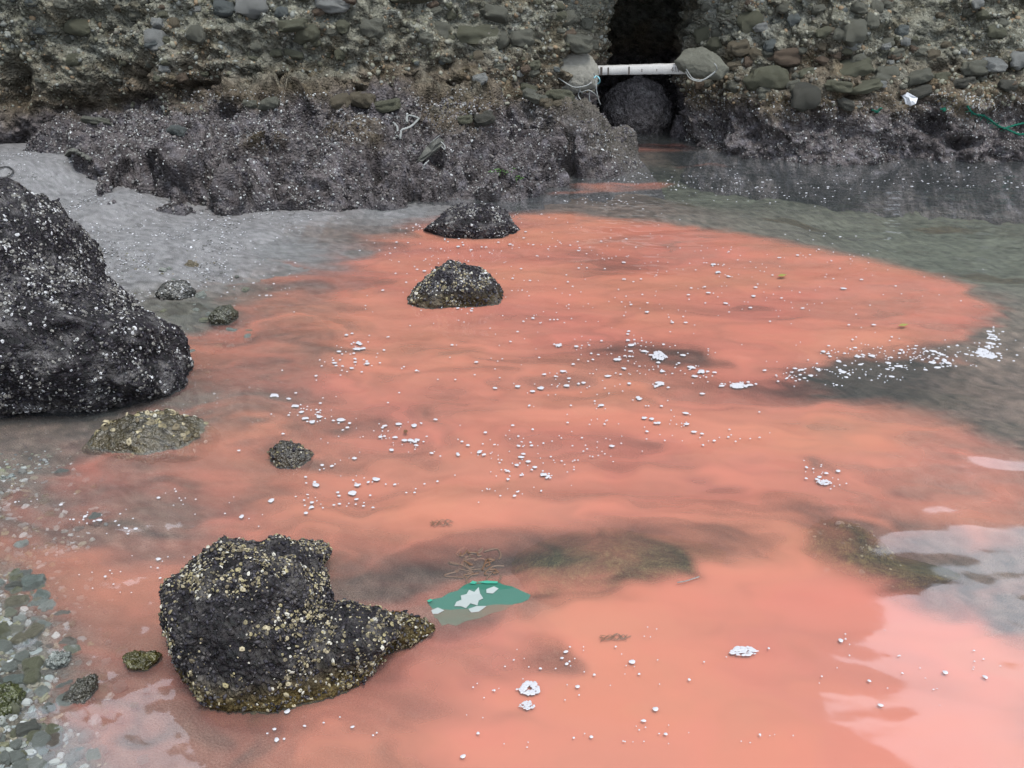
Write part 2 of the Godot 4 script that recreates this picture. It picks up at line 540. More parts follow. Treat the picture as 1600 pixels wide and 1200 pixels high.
func build_cliff() -> Node3D:
	var w := func(u: float, v: float, z: float) -> Vector2:
		var p := at_z(u, v, z)
		return Vector2(p.x, z)
	var ctrl := [Vector2(-7.5, 4.0), Vector2(-6.6, -3.0), Vector2(-5.9, -6.4), Vector2(-4.8, -7.5), w.call(90, 150, -7.75), w.call(190, 150, -7.75), w.call(240, 110, -7.45), w.call(420, 100, -7.5), w.call(600, 90, -7.7), w.call(760, 90, -7.9), w.call(880, 90, -8.1),  # left end runs on out of view, added to enclose and darken the cove
		w.call(905, 60, -8.25), w.call(918, 60, -8.7), w.call(912, 60, -10.0), w.call(940, 60, -10.9), w.call(1070, 60, -10.8), w.call(1100, 60, -9.6), w.call(1092, 60, -8.75), w.call(1120, 70, -8.3), w.call(1200, 200, -8.05), w.call(1310, 200, -7.85), w.call(1430, 200, -8.0), w.call(1500, 200, -7.9), w.call(1640, 200, -7.85), Vector2(5.4, -7.8), Vector2(7.5, -8.4), Vector2(10.5, -9.0), Vector2(16, -12), Vector2(22, -20)]
	# path points, closer together where the photo looks
	var path := PackedVector2Array()
	for i in ctrl.size() - 1:
		var p0: Vector2 = ctrl[maxi(i - 1, 0)]
		var p1: Vector2 = ctrl[i]
		var p2: Vector2 = ctrl[i + 1]
		var p3: Vector2 = ctrl[mini(i + 2, ctrl.size() - 1)]
		var step := 0.014 if p1.x > -4.9 and p2.x < 5.6 else 0.15
		if p1.y < -8.9 and p2.y < -8.9 and p1.x < 2.5: step = 0.03
		var n := maxi(1, int(ceil(p1.distance_to(p2) / step)))
		for k in n:
			path.append(p1.cubic_interpolate(p2, p0, p3, float(k) / n))
	var nu := path.size()
	var nor := PackedVector2Array()
	nor.resize(nu)
	for i in nu:
		var d := (path[mini(i + 9, nu - 1)] - path[maxi(i - 9, 0)]).normalized()
		nor[i] = Vector2(-d.y, d.x)
	var ys := PackedFloat32Array()
	var y := -0.5
	while y < 9.6:
		ys.append(y)
		y += 0.04 if y < -0.06 else 0.0125 if y < 1.35 else 0.04 if y < 2.0 else 0.2
	var nv := ys.size()
	var v := PackedVector3Array()
	var c := PackedColorArray()
	v.resize(nu * nv)
	c.resize(nu * nv)
	for h in [[130, 165, .45, .2, .34, -7.7], [205, 140, .22, .26, .42, -7.6], [20, 130, .16, .25, .25, -7.8], [300, 145, .3, .09, .3, -7.5], [455, 130, .28, .08, .3, -7.55], [560, 150, .14, .06, .1, -7.6], [620, 150, .2, .09, .16, -7.65], [700, 145, .14, .1, .14, -7.75], [840, 150, .1, .1, .12, -8.0],
			[1105, 200, .25, .25, .16, -8.3], [1465, 200, .12, .16, .22, -7.9], [1500, 225, .14, .07, .2, -7.9], [1400, 200, .12, .14, .1, -7.9], [1325, 150, .25, .05, .1, -8.0], [1440, 160, .3, .05, .08, -8.0], [1270, 165, .1, .06, .08, -8.0], [1350, 96, .3, .06, .1, -8.1], [1180, 215, .1, .1, .06, -8.0]]:
		var p := at_z(h[0], h[1], h[5])
		hollows.append([p, Vector3(h[2], h[3], .35), h[4]])
	for j in nv:
		var h := ys[j]
		for i in nu:
			var q := path[i]
			var n := nor[i]
			var right := ss(1.0, 2.0, q.x) * (1.0 if q.y > -8.9 else 0.0)
			var cave := ss(-8.5, -9.0, q.y) * (1.0 if q.x < 2.6 and q.x > 0.0 else 0.0)
			var back := 0.2 * h + 0.04 * h * h
			if right > 0.0:
				var lip := 0.12 * nz_a.get_noise_2d(q.x * .9, 3.0)
				back = lerpf(back, 0.18 * h + 0.26 * ss(.42 + lip, .72 + lip, h) + 0.1 * maxf(h - .7, 0.0), right)
			back = lerpf(back, -0.12 * h, cave)
			var top := lerpf(lerpf(10.4, 7.6, ss(0.0, 4.2, q.x)), 6.1, ss(4.4, 5.1, q.x)) + 0.5 * nz_s.get_noise_2d(q.x * .5, 0)
			var hh := h if h < 2.0 else 2.0 + (h - 2.0) * (top - 2.0) / 7.6
			if h > 2.0: back += (hh - 2.0) * 0.05
			var p := Vector3(q.x - n.x * back, hh, q.y - n.y * back)
			var out3 := Vector3(n.x, 0.25, n.y)
			var mouth := ss(.55, .2, absf(q.x - 1.05)) * ss(1.6, 1.0, h)
			var coarse := (nz_a.get_noise_3dv(p * 0.8) * .17 + nz_a.get_noise_3dv(p * 2.4 + Vector3(5, 5, 5)) * .15) * (1.0 - .75 * mouth) + nz_r.get_noise_3dv(Vector3(p.x * 1.6, p.y * 3.0, p.z * 1.6)) * .05 * (1.0 - mouth)
			var cd := nz_c.get_noise_3dv(p * 9.0 + Vector3(nz_s.get_noise_3dv(p * 6.0), 0, 0)) + 1.0
			var cf := 1.0
			var cellv := 0.0
			if h < 2.1:
				var pf := p * 26.0
				cf = nz_c.get_noise_3dv(pf) + 1.0
				cellv = nz_v.get_noise_3dv(pf)
			var lump := (0.55 - cd) * 0.085 + (0.5 - cf) * 0.018 + nz_r.get_noise_3dv(p * 4.2) * 0.03 + nz_s.get_noise_3dv(p * 22.0) * .007
			var far := ss(5.6, 7.0, absf(q.x))
			p += out3 * (coarse + lump * (1.0 - far) - hollow_at(p) + far * nz_a.get_noise_3dv(p * .5) * .4)
			v[j * nu + i] = p
			c[j * nu + i] = rock_tone(p, 0.0 if right < .5 else 0.04, lump, cellv)
	var cl := thing("cliff")
	tag(cl, "olive brown conglomerate cliff full of rounded stones behind the water", "cliff", "", "structure")
	obj("rock_face", grid_mesh(nu, nv, v, c), M.cliff, cl)
	remember(v, nu)
	# cave roof out of view, added to keep overhead light out of the cave
	var rv := PackedVector3Array()
	var rc := PackedColorArray()
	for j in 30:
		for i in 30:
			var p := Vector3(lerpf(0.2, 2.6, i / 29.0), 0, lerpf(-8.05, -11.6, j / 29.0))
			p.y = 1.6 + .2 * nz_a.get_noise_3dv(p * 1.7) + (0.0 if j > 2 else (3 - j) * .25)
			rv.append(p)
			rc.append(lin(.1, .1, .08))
	obj("unseen_cave_roof", grid_mesh(30, 30, rv, rc), M.cliff, cl)
	return cl


func build_ledge() -> Node3D:
	var front := px_poly([34, 272, 70, 292, 138, 312, 150, 334, 205, 352, 300, 348, 400, 337, 520, 331, 640, 329, 700, 322, 760, 320, 830, 308, 872, 296, 950, 282, 1012, 266])
	var poly := front.duplicate()
	for q in [Vector2(1.0, -8.1), Vector2(.78, -8.5), Vector2(.6, -9.3), Vector2(-5.2, -9.3)]: poly.append(q)
	var pl := on_plane(45, 224, .3)
	poly.append(Vector2(pl.x - .4, pl.z - 1.2))
	poly.append(Vector2(pl.x, pl.z))
	var xs := spaced(-4.3, 1.35, 0.0125, [])
	var zs := spaced(-8.7, -5.75, 0.0095, [])
	var nu := xs.size()
	var nv := zs.size()
	var v := PackedVector3Array()
	var c := PackedColorArray()
	var skip := PackedByteArray()
	v.resize(nu * nv)
	c.resize(nu * nv)
	skip.resize(nu * nv)
	var dents := []
	for h in [[215, 285, .22, .13, .22], [300, 318, .3, .08, .1], [395, 330, .1, .07, .1], [640, 240, .09, .14, .15], [850, 265, .04, .16, .1], [740, 300, .14, .1, .06], [470, 250, .2, .06, .06], [330, 240, .25, .05, .06], [560, 290, .2, .08, .07], [890, 170, .08, .1, .08], [350, 170, .2, .06, .08]]:
		var p := on_plane(h[0], h[1], clampf((345 - h[1]) / 300.0, .05, .5))
		dents.append([Vector2(p.x, p.z), Vector2(h[2], h[3] * 1.8), h[4] * 2.0])
	var hump := on_plane(925, 235, .12)
	var ins := PackedFloat32Array()
	ins.resize(nu * nv)
	for j in range(nv - 1, -1, -1):
		for i in nu:
			var x := xs[i]
			var z := zs[j]
			var k := (nv - 1 - j) * nu + i
			var q := Vector2(x, z)
			var jag := q + Vector2(nz_a.get_noise_2d(x * 2.2, z * 2.2), nz_a.get_noise_2d(x * 2.2 + 30.0, z * 2.2)) * .16
			var d := poly_sd(jag, poly)
			if d < -0.25:
				skip[k] = 1
				v[k] = Vector3(x, -.5, z)
				continue
			var face := 0.13 + .1 * nz_a.get_noise_2d(x * 1.3, z * 1.3 + 9.0)
			var h := 0.0
			var lift := maxf(bed_at(x, z) - .02, -0.1)
			if d < 0.0: h = d * 1.2
			else: h = .6 * face * ss(0.0, .16, d) + 0.47 * pow(d, .85) - .07 * d * d
			h *= lerpf(.4, 1.0, ss(-3.7, -2.2, x))
			h += lift * ss(.9, 0.0, d)
			var right_low := ss(.05, .6, x)
			h = lerpf(h, minf(h, .1 + d * .3), right_low)
			var hd := Vector2((x - hump.x) / .62, (z - hump.z) / .42).length_squared()
			if hd < 1.0: h += .17 * (1.0 - hd)
			for e in dents:
				var t: Vector2 = (q - e[0]) / e[1]
				var l := t.length_squared()
				if l < 1.0: h -= e[2] * (1.0 - l)
			v[k] = Vector3(x, h, z)
			ins[k] = d
	var base := v.duplicate()
	for j in nv:
		for i in nu:
			var k := j * nu + i
			if skip[k]: continue
			var p := base[k]
			var d := ins[k]
			var nrm := (base[j * nu + mini(i + 5, nu - 1)] - base[j * nu + maxi(i - 5, 0)]).cross(base[mini(j + 5, nv - 1) * nu + i] - base[maxi(j - 5, 0) * nu + i])
			nrm = (nrm.normalized() + Vector3(0, .15, .15)).normalized()
			var amp := ss(-.05, .12, d) * lerpf(1.0, .4, ss(.3, .8, p.x))
			var bend := Vector3(nz_s.get_noise_3dv(p * 2.0), nz_s.get_noise_3dv(p * 2.0 + Vector3(9, 0, 0)), 0) * .2
			var cd := nz_c.get_noise_3dv(p * 7.0 + bend) + 1.0
			var pf := p * 30.0
			var cf := nz_c.get_noise_3dv(pf) + 1.0
			var q := p + bend
			var lump := (.55 - cd) * .09 + (.5 - cf) * .024 + (nz_r.get_noise_3d(q.x * 1.8, q.y * 5.0 - q.x * 2.0, q.z * 2.2) - .2) * .07 + nz_a.get_noise_3dv(p * 1.5) * .2
			lump += (.6 - (nz_c.get_noise_3dv(p * 3.3 + bend * 2.0) + 1.0)) * .17 + nz_a.get_noise_3dv(p * 5.0) * .08 + nz_s.get_noise_3dv(p * 24.0) * .012
			p += nrm * lump * amp
			v[k] = p
			var col := rock_tone(Vector3(p.x, p.y - .03, p.z), 0.0, lump, nz_v.get_noise_3dv(pf))
			col = col.lerp(lin(.25, .24, .255), ss(.1, .02, d) * .5)
			var hd := Vector2((p.x - hump.x) / .62, (p.z - hump.z) / .42).length_squared()
			if hd < 1.0: col = col.lerp(lin(.24, .22, .18), (1.0 - hd) * .8)
			c[k] = col
	var lg := thing("rock_shelf")
	tag(lg, "dark barnacled rock shelf sloping from the cliff foot down to the sand and water", "rock shelf", "", "structure")
	obj("shelf_surface", grid_mesh(nu, nv, v, c, PackedVector2Array(), skip), M.ledge, lg)
	remember(v, nu)
	return lg


func add_cobble(parent: Node3D, u: float, v: float, w: float, h: float, tone: int, proud := 0.45) -> void:
	var s := seat(u, v)
	if s.is_empty(): return
	var px: float = s[2] / foc
	var o := obj("cobble", cobble_shapes[rng.randi() % cobble_shapes.size()], M.stones[tone], parent)
	var n: Vector3 = s[1]
	var dep := (w + h) * .5
	var b := Basis(Vector3(0, 0, 1), rng.randf_range(-.35, .35)) * Basis(Vector3(1, 0, 0), rng.randf_range(-.5, .3)) * Basis.from_scale(Vector3(w, h, dep) * px * .56)
	o.transform = Transform3D(b, s[0] - n * dep * px * .5 * (1.0 - proud * 1.6))


func add_cobbles(cl: Node3D, lg: Node3D) -> void:
	# stones that the photo shows: u, v, width, height in photo pixels, tone
	var a := [[240, 57, 34, 38, 4], [212, 28, 28, 20, 0], [301, 55, 30, 30, 0], [307, 17, 16, 11, 4], [125, 47, 44, 22, 1], [352, 15, 34, 30, 5], [398, 12, 60, 36, 4], [455, 45, 54, 24, 1], [480, 55, 38, 26, 1], [520, 12, 54, 30, 4], [460, 85, 30, 16, 1], [497, 70, 20, 12, 1], [398, 72, 20, 14, 0],
		[443, 18, 20, 18, 5], [472, 5, 34, 20, 1], [255, 110, 18, 12, 4], [275, 200, 28, 18, 5], [145, 190, 44, 14, 0], [385, 165, 22, 15, 0], [425, 160, 32, 18, 0], [90, 5, 22, 15, 0], [640, 2, 74, 26, 1], [740, 50, 70, 40, 1], [772, 20, 44, 28, 0], [815, 58, 36, 32, 0], [692, 42, 26, 32, 0],
		[787, 63, 26, 26, 0], [747, 85, 28, 22, 2], [752, 125, 24, 22, 4], [816, 112, 15, 13, 3], [585, 40, 36, 36, 0], [537, 42, 22, 22, 1], [635, 52, 18, 11, 0], [668, 65, 24, 20, 0], [570, 70, 16, 13, 0], [680, 20, 26, 15, 0], [900, 62, 46, 36, 0], [890, 35, 30, 24, 0], [923, 38, 22, 24, 0], [930, 67, 13, 17, 0],
		[822, 135, 30, 20, 1], [850, 160, 22, 16, 2], [830, 150, 42, 20, 0], [530, 157, 34, 26, 2], [730, 187, 26, 16, 1], [757, 190, 32, 24, 6], [1203, 115, 66, 40, 1], [1265, 150, 48, 42, 6], [1116, 67, 32, 26, 1], [1150, 72, 34, 26, 2], [1180, 78, 22, 20, 2], [1200, 66, 24, 22, 5], [1225, 95, 52, 32, 3], [1340, 42, 38, 42, 0],
		[1362, 38, 24, 32, 0], [1343, 10, 26, 22, 0], [1310, 48, 22, 18, 0], [1337, 76, 22, 18, 4], [1387, 65, 22, 20, 0], [1407, 52, 20, 24, 5], [1420, 69, 14, 14, 4], [1457, 82, 26, 20, 2], [1287, 92, 24, 14, 3], [1325, 105, 72, 26, 1], [1338, 90, 26, 18, 0], [1390, 108, 38, 24, 0], [1435, 115, 42, 22, 0], [1520, 105, 38, 26, 0], [1557, 100, 38, 22, 4],
		[1590, 92, 32, 28, 4], [1435, 140, 42, 26, 6], [1350, 130, 52, 20, 1], [1310, 130, 42, 20, 1], [1375, 120, 36, 24, 0], [1165, 25, 42, 32, 1], [1140, 135, 26, 22, 0], [1190, 142, 22, 18, 0], [1140, 100, 26, 16, 2], [1165, 100, 26, 24, 3], [1220, 12, 18, 18, 0], [1280, 48, 28, 16, 1], [1370, 10, 22, 22, 0], [1240, 35, 22, 16, 5], [1275, 15, 22, 16, 0],
		[1560, 52, 32, 18, 1], [1325, 160, 26, 16, 6], [600, 165, 42, 22, 1], [560, 160, 44, 26, 2], [875, 145, 44, 20, 1], [866, 160, 16, 12, 2], [857, 166, 14, 14, 2], [1095, 55, 28, 26, 1], [1120, 45, 22, 18, 0], [1285, 75, 18, 14, 2], [1310, 88, 16, 12, 3], [1400, 88, 20, 14, 3], [1480, 70, 16, 12, 2], [1505, 130, 34, 18, 6], [1470, 118, 30, 18, 1], [1575, 130, 30, 18, 6], [1255, 112, 26, 18, 1], [1240, 130, 22, 16, 0]]
	for s in a:
		add_cobble(lg if s[1] > 150 and s[0] < 870 else cl, s[0], s[1], s[2], s[3], s[4])
	for k in 150:
		var u := rng.randf_range(-20, 1620)
		var v := rng.randf_range(-5, 150 if u > 1080 else 125)
		if u > 905 and u < 1085: continue
		var w := 9.0 * pow(2.6, rng.randf())
		add_cobble(cl, u, v, w, w * rng.randf_range(.6, .95), [0, 0, 1, 1, 2, 3, 4, 5, 0, 1][rng.randi() % 10])


func spots_of(mi: MeshInstance3D, count: int, keep: Callable) -> Array:
	var arr := mi.mesh.surface_get_arrays(0)
	var v: PackedVector3Array = arr[Mesh.ARRAY_VERTEX]
	var n: PackedVector3Array = arr[Mesh.ARRAY_NORMAL]
	var out := []
	var tries := 0
	while out.size() < count and tries < count * 30:
		tries += 1
		var i := rng.randi() % v.size()
		if keep.call(v[i], n[i]):
			out.append([v[i] + Vector3(rng.randf_range(-.004, .004), rng.randf_range(-.004, .004), rng.randf_range(-.004, .004)), n[i]])
	return out


func stud_cliff(cl: Node3D, lg: Node3D) -> void:
	var barn := barnacle_mesh()
	var white := [lin(.4, .4, .38), lin(.3, .29, .27), lin(.22, .21, .2), lin(.6, .61, .6), lin(.26, .25, .24)]
	var shelf: MeshInstance3D = lg.get_node("shelf_surface")
	var face: MeshInstance3D = cl.get_node("rock_face")
	stud("barnacles", lg, barn, M.shell, spots_of(shelf, 13000, func(p, n): return p.y > .02 and p.y < .6 + .1 * nz_a.get_noise_3dv(p * 2.0) and p.z > -8.2 and rng.randf() < .25 + 1.1 * nz_a.get_noise_3dv(p * 1.6 + Vector3(3, 3, 3)) + (.45 if p.x < -1.0 else 0.0)), Vector2(.004, .011), white, .2, .8)
	stud("barnacles", cl, barn, M.shell, spots_of(face, 4000, func(p, n): return p.x > 1.3 and p.x < 5.4 and p.y > .0 and p.y < .5 and rng.randf() < .4 + nz_a.get_noise_3dv(p * 1.6)), Vector2(.004, .01), white, .2, .8)
	var grit := [lin(.24, .235, .18), lin(.19, .185, .13), lin(.3, .295, .24), lin(.26, .19, .12), lin(.13, .12, .1), lin(.28, .29, .26), lin(.22, .22, .17)]
	stud("gravel", cl, low_ball(Vector3(1, .75, .85)), M.shell, spots_of(face, 15000, func(p, n): return p.x > -5.0 and p.x < 5.5 and p.y > .4 and p.y < 1.4 and p.z < -6.9 and p.z > -9.2 and rng.randf() < .5 + nz_a.get_noise_3dv(p * 2.2)), Vector2(.005, .026), grit, .35, .85)
	var dark := [lin(.05, .045, .052), lin(.1, .09, .095), lin(.16, .145, .145), lin(.2, .18, .17), lin(.2, .2, .2)]
	stud("mussels", lg, low_ball(Vector3(1, .6, .7)), M.lump, spots_of(shelf, 16000, func(p, n): return p.y > .0 and p.y < .55 and p.z > -8.2 and rng.randf() < .45 + nz_a.get_noise_3dv(p * 2.0)), Vector2(.006, .018), dark, .3, 1.0)
	stud("mussels", cl, low_ball(Vector3(1, .6, .7)), M.lump, spots_of(face, 3500, func(p, n): return p.x > 1.3 and p.x < 5.4 and p.y > .0 and p.y < .45), Vector2(.006, .018), dark, .3, 1.0)


# ---------------------------------------------------------------- boulders
func lump_faces(outline: Array, cu: float, cv: float, base_v: float, thick: float, n: int, seed_: float, amp: float, cell: float, behind := .7) -> Array:
	# a closed rock whose silhouette from the shore follows outline (u, v pairs), and which is about as deep as wide
	var q := on_plane(cu, base_v, 0.0)
	var z := q.z - thick * behind
	var ctr := at_z(cu, cv, z)
	var px := to_px(ctr).z / foc
	var rad := PackedFloat32Array()
	rad.resize(180)
	for k in 180:
		var w := TAU * k / 180.0
		var dir := Vector2(cos(w), sin(w))
		var best := 0.0
		for i in range(0, outline.size(), 2):
			var a := Vector2(outline[i] - cu, cv - outline[i + 1])
			var b := Vector2(outline[(i + 2) % outline.size()] - cu, cv - outline[(i + 3) % outline.size()])
			var e := b - a
			var den := dir.cross(e)
			if absf(den) < 1e-6: continue
			var t := a.cross(e) / den
			var s := a.cross(dir) / den
			if t > 0.0 and s >= 0.0 and s <= 1.0: best = maxf(best, t)
		rad[k] = best * px
	var up := Vector3(0, cp, -sp)
	var fw := Vector3(0, -sp, -cp)
	var faces := cube_dirs(n)
	for f in 6:
		var d: PackedVector3Array = faces[f]
		for i in d.size():
			var e := d[i]
			var a := e.x
			var b := e.dot(up)
			var g := e.dot(fw)
			var m := sqrt(maxf(0.0, 1.0 - g * g))
			var k := fposmod(atan2(b, a) / TAU, 1.0) * 180.0
			var k0 := int(k) % 180
			var r := lerpf(rad[k0], rad[(k0 + 1) % 180], k - floorf(k))
			var flat := pow(m, .75) * r
			var p := ctr + (Vector3.RIGHT * a + up * b) / maxf(m, 1e-4) * flat + fw * g * thick
			var nn := (p - ctr).normalized()
			var o := p + Vector3(seed_, seed_ * .7, 0)
			var disp := nz_a.get_noise_3dv(o * 5.0) * amp + nz_r.get_noise_3dv(o * 9.0) * amp * .25 + (.5 - (nz_c.get_noise_3dv(o * cell) + 1.0)) * .012 + nz_s.get_noise_3dv(o * cell * 2.3) * .004
			d[i] = p + nn * (disp - amp * .1)
		faces[f] = d
	return faces


func boulder_cols(faces: Array, base: Color, pale: Color, gold: float, seed_: float) -> Array:
	var out := []
	for d in faces:
		var c := PackedColorArray()
		c.resize(d.size())
		for i in d.size():
			var p: Vector3 = d[i] + Vector3(seed_, 0, 0)
			var k := base.lerp(pale, ss(.0, .5, nz_a.get_noise_3dv(p * 7.0)) * .8)
			k = k.lerp(lin(.2, .14, .04), gold * ss(.09, .01, d[i].y))
			var t := 1.0 + .45 * nz_v.get_noise_3dv(p * 55.0) + .3 * nz_s.get_noise_3dv(p * 80.0)
			c[i] = Color(k.r * t, k.g * t, k.b * t)
		out.append(c)
	return out


func boulder(called: String, label: String, group: String, parts: Array, mat: Material, base: Color, pale: Color, gold: float, n: int, seed_: float, amp: float, cell: float) -> Node3D:
	# parts: [outline, cu, cv, base_v, thickness]
	var all := []
	for p in parts:
		all.append_array(lump_faces(p[0], p[1], p[2], p[3], p[4], n if p == parts[0] else n / 2 + 1, seed_, amp, cell, p[5] if p.size() > 5 else .7))
	var st := SurfaceTool.new()
	st.begin(Mesh.PRIMITIVE_TRIANGLES)
	var at := Vector3.ZERO
	for d in all.slice(0, 6):
		for q in [0, d.size() / 2, d.size() - 1]: at += d[q] / 18.0
	at.y = 0.0
	var cols := boulder_cols(all, base, pale, gold, seed_)
	for f in all.size():
		var side := int(sqrt(all[f].size()))
		var d: PackedVector3Array = all[f]
		for i in d.size(): d[i] -= at
		st.append_from(grid_mesh(side, side, d, cols[f]), 0, Transform3D.IDENTITY)
	var o := thing(called, at)
	tag(o, label, "boulder" if n > 40 else "rock", group)
	obj("rock_body", st.commit(), mat, o)
	return o


func encrust(o: Node3D, n_shell: int, shell: Vector2, pal: Array, n_mussel: int, mussel: Vector2, patch: float, low := 0.0) -> void:
	var body: MeshInstance3D = o.get_node("rock_body")
	var toward := (EYE - o.position).normalized()
	var see := func(p, n): return p.y > low and n.dot(toward) > -.35
	var dark := [lin(.025, .023, .03), lin(.05, .046, .055), lin(.08, .074, .08), lin(.12, .11, .105)]
	if n_mussel: stud("mussels", o, low_ball(Vector3(1, .5, .55)), M.lump, spots_of(body, n_mussel, see), mussel, dark, .3, 1.0)
	if n_shell: stud("barnacles", o, barnacle_mesh(), M.shell, spots_of(body, n_shell, func(p, n): return see.call(p, n) and rng.randf() < patch + 1.5 * nz_a.get_noise_3dv(p * 8.0 + o.position)), shell, pal, .15, .75)


func build_boulders() -> void:
	var black := lin(.058, .054, .058)
	var grey := lin(.3, .285, .28)
	var white := [lin(.4, .4, .38), lin(.3, .29, .26), lin(.2, .19, .17), lin(.6, .6, .6), lin(.16, .15, .14)]
	var cream := [lin(.36, .31, .17), lin(.44, .38, .25), lin(.26, .22, .13), lin(.6, .57, .48), lin(.17, .14, .09), lin(.2, .17, .11)]
	var b := boulder("boulder", "tall black boulder crusted with barnacles at the left edge of the beach", "", [[[-260, 430, -200, 320, -90, 285, 0, 290, 48, 296, 82, 330, 112, 350, 130, 402, 160, 442, 200, 478, 245, 500, 272, 512, 276, 550, 288, 592, 284, 625, 220, 640, 150, 655, 60, 668, -60, 672, -220, 660, -280, 560], 60, 510, 662, .5, .9]], M.boulder, black, grey, 0.0, 110, 3.1, .05, 48.0)
	encrust(b, 7500, Vector2(.0025, .0085), white, 9000, Vector2(.005, .012), .4)
	var f := boulder("boulder", "round black and yellow barnacled boulder in the red water beside the green bag", "", [
		[[268, 962, 266, 915, 300, 868, 345, 847, 420, 843, 470, 860, 500, 900, 520, 950, 545, 1015, 520, 1070, 470, 1105, 400, 1120, 330, 1105, 287, 1055], 405, 975, 1088, .21, .8],
		[[430, 856, 495, 848, 514, 860, 508, 880, 470, 900, 420, 900], 480, 872, 898, .09, .2],
		[[520, 985, 590, 962, 650, 962, 676, 980, 630, 1015, 540, 1045], 595, 994, 1006, .11, .5],
		[[470, 945, 550, 940, 610, 952, 632, 985, 600, 1025, 555, 1062, 480, 1102, 420, 1090], 525, 1010, 1062, .13, .6]], M.boulder, lin(.065, .06, .062), lin(.2, .185, .17), .8, 90, 9.4, .035, 70.0)
	encrust(f, 5600, Vector2(.002, .0068), cream, 6500, Vector2(.0035, .008), .33)
	var p := boulder("boulder", "low dark dome of rock standing in the water just off the shelf, nearest the cliff", "", [[[668, 360, 690, 335, 735, 318, 790, 330, 812, 360, 800, 385, 700, 390], 740, 355, 368, .22]], M.boulder, black, grey, 0.0, 60, 5.5, .035, 55.0)
	encrust(p, 900, Vector2(.003, .009), white, 1800, Vector2(.006, .014), .3)
	p = boulder("boulder", "dark pointed rock with white barnacles in the middle of the red water", "", [[[628, 480, 660, 440, 705, 411, 750, 420, 782, 450, 790, 480, 760, 505, 660, 505], 710, 462, 474, .18]], M.boulder, black, grey, .5, 60, 6.7, .03, 60.0)
	encrust(p, 1300, Vector2(.003, .009), cream + white, 1500, Vector2(.005, .011), .3)
	p = boulder("rock", "flat wet brown rock with yellow barnacles at the foot of the tall boulder", "", [[[128, 690, 170, 650, 230, 632, 300, 640, 335, 665, 340, 700, 280, 725, 180, 725], 235, 685, 700, .2, .8]], M.wet, lin(.11, .09, .05), lin(.2, .19, .15), .3, 44, 2.2, .03, 30.0)
	p.position.y -= .035
	encrust(p, 170, Vector2(.006, .015), cream, 0, Vector2.ONE, .2)
	p = boulder("rock", "small dark wet rock with water pouring over it, right of the tall boulder", "", [[[420, 695, 438, 684, 466, 688, 486, 706, 480, 735, 435, 738], 450, 712, 726, .08, .7]], M.wet, lin(.07, .06, .045), lin(.2, .19, .18), .2, 36, 8.8, .02, 40.0)
	p.position.y -= .015
	encrust(p, 40, Vector2(.004, .008), cream, 120, Vector2(.004, .01), .2)
	p = boulder("rock", "small barnacled rock at the sand edge beyond the tall boulder", "", [[[245, 458, 262, 442, 292, 440, 306, 455, 300, 475, 255, 478], 275, 458, 468, .1]], M.wet, lin(.1, .1, .09), lin(.24, .24, .22), 0.0, 36, 1.3, .015, 40.0)
	encrust(p, 120, Vector2(.005, .01), white, 0, Vector2.ONE, .3)
	p = boulder("rock", "small olive rock awash in the pink shallows beyond the tall boulder", "", [[[326, 496, 340, 480, 358, 477, 371, 490, 366, 510, 332, 512], 348, 494, 504, .08]], M.wet, lin(.1, .1, .06), lin(.22, .22, .17), 0.0, 30, 1.9, .015, 40.0)
	p = boulder("rock", "small tan pebble rock resting on the sand below the shelf", "", [[[287, 416, 298, 407, 312, 412, 314, 420, 300, 426], 300, 416, 422, .05]], M.stones[2], lin(.8, .8, .8), lin(.9, .9, .9), 0.0, 20, 4.9, .006, 30.0)
	p = boulder("rock", "mossy green rock cut by the left edge among the near pebbles", "", [[[-30, 1085, 5, 1072, 30, 1082, 36, 1110, 10, 1132, -30, 1135], 2, 1105, 1125, .06]], M.wet, lin(.1, .115, .035), lin(.2, .21, .12), 0.0, 36, 7.7, .008, 40.0)
	p = boulder("rock", "rough grey and dark pebble rock standing out of the near shallows", "", [[[98, 1088, 125, 1062, 145, 1055, 150, 1075, 146, 1098, 110, 1100], 126, 1080, 1092, .04]], M.wet, lin(.1, .095, .07), lin(.34, .35, .33), 0.0, 36, 3.7, .012, 60.0)
	p = boulder("rock", "pale barnacled stone in the near shallows left of the round boulder", "", [[[72, 1030, 85, 1018, 105, 1022, 110, 1036, 90, 1044, 75, 1040], 92, 1032, 1040, .03]], M.wet, lin(.3, .33, .3), lin(.5, .54, .5), 0.0, 30, 2.7, .006, 60.0)
	p = boulder("rock", "olive stone under the water touching the left of the round boulder", "", [[[194, 1026, 200, 1020, 240, 1018, 250, 1026, 236, 1046, 205, 1044], 222, 1032, 1046, .04]], M.wet, lin(.13, .12, .035), lin(.18, .17, .07), 0.0, 30, 6.1, .006, 50.0)
	# rocks under the water on the right
	p = boulder("submerged_rock", "golden brown weedy rock showing through the water by the right edge", "", [[[1250, 860, 1320, 815, 1385, 800, 1440, 820, 1475, 860, 1560, 880, 1600, 890, 1500, 915, 1380, 912, 1280, 890], 1390, 862, 910, .2]], M.boulder, lin(.2, .15, .05), lin(.42, .32, .1), .9, 60, 5.1, .03, 40.0)
	p.position += Vector3(0, -.235, -.32)
	encrust(p, 260, Vector2(.005, .012), cream, 0, Vector2.ONE, .25, -.3)
	p = boulder("submerged_rock", "broad greenish mound under the water right of the green bag", "", [[[790, 880, 850, 840, 960, 822, 1060, 835, 1165, 850, 1150, 890, 1040, 905, 900, 925, 810, 920], 980, 870, 925, .3]], M.boulder, lin(.2, .17, .07), lin(.3, .26, .12), .5, 50, 9.9, .03, 30.0)
	p.position += Vector3(0, -.2, -.28)
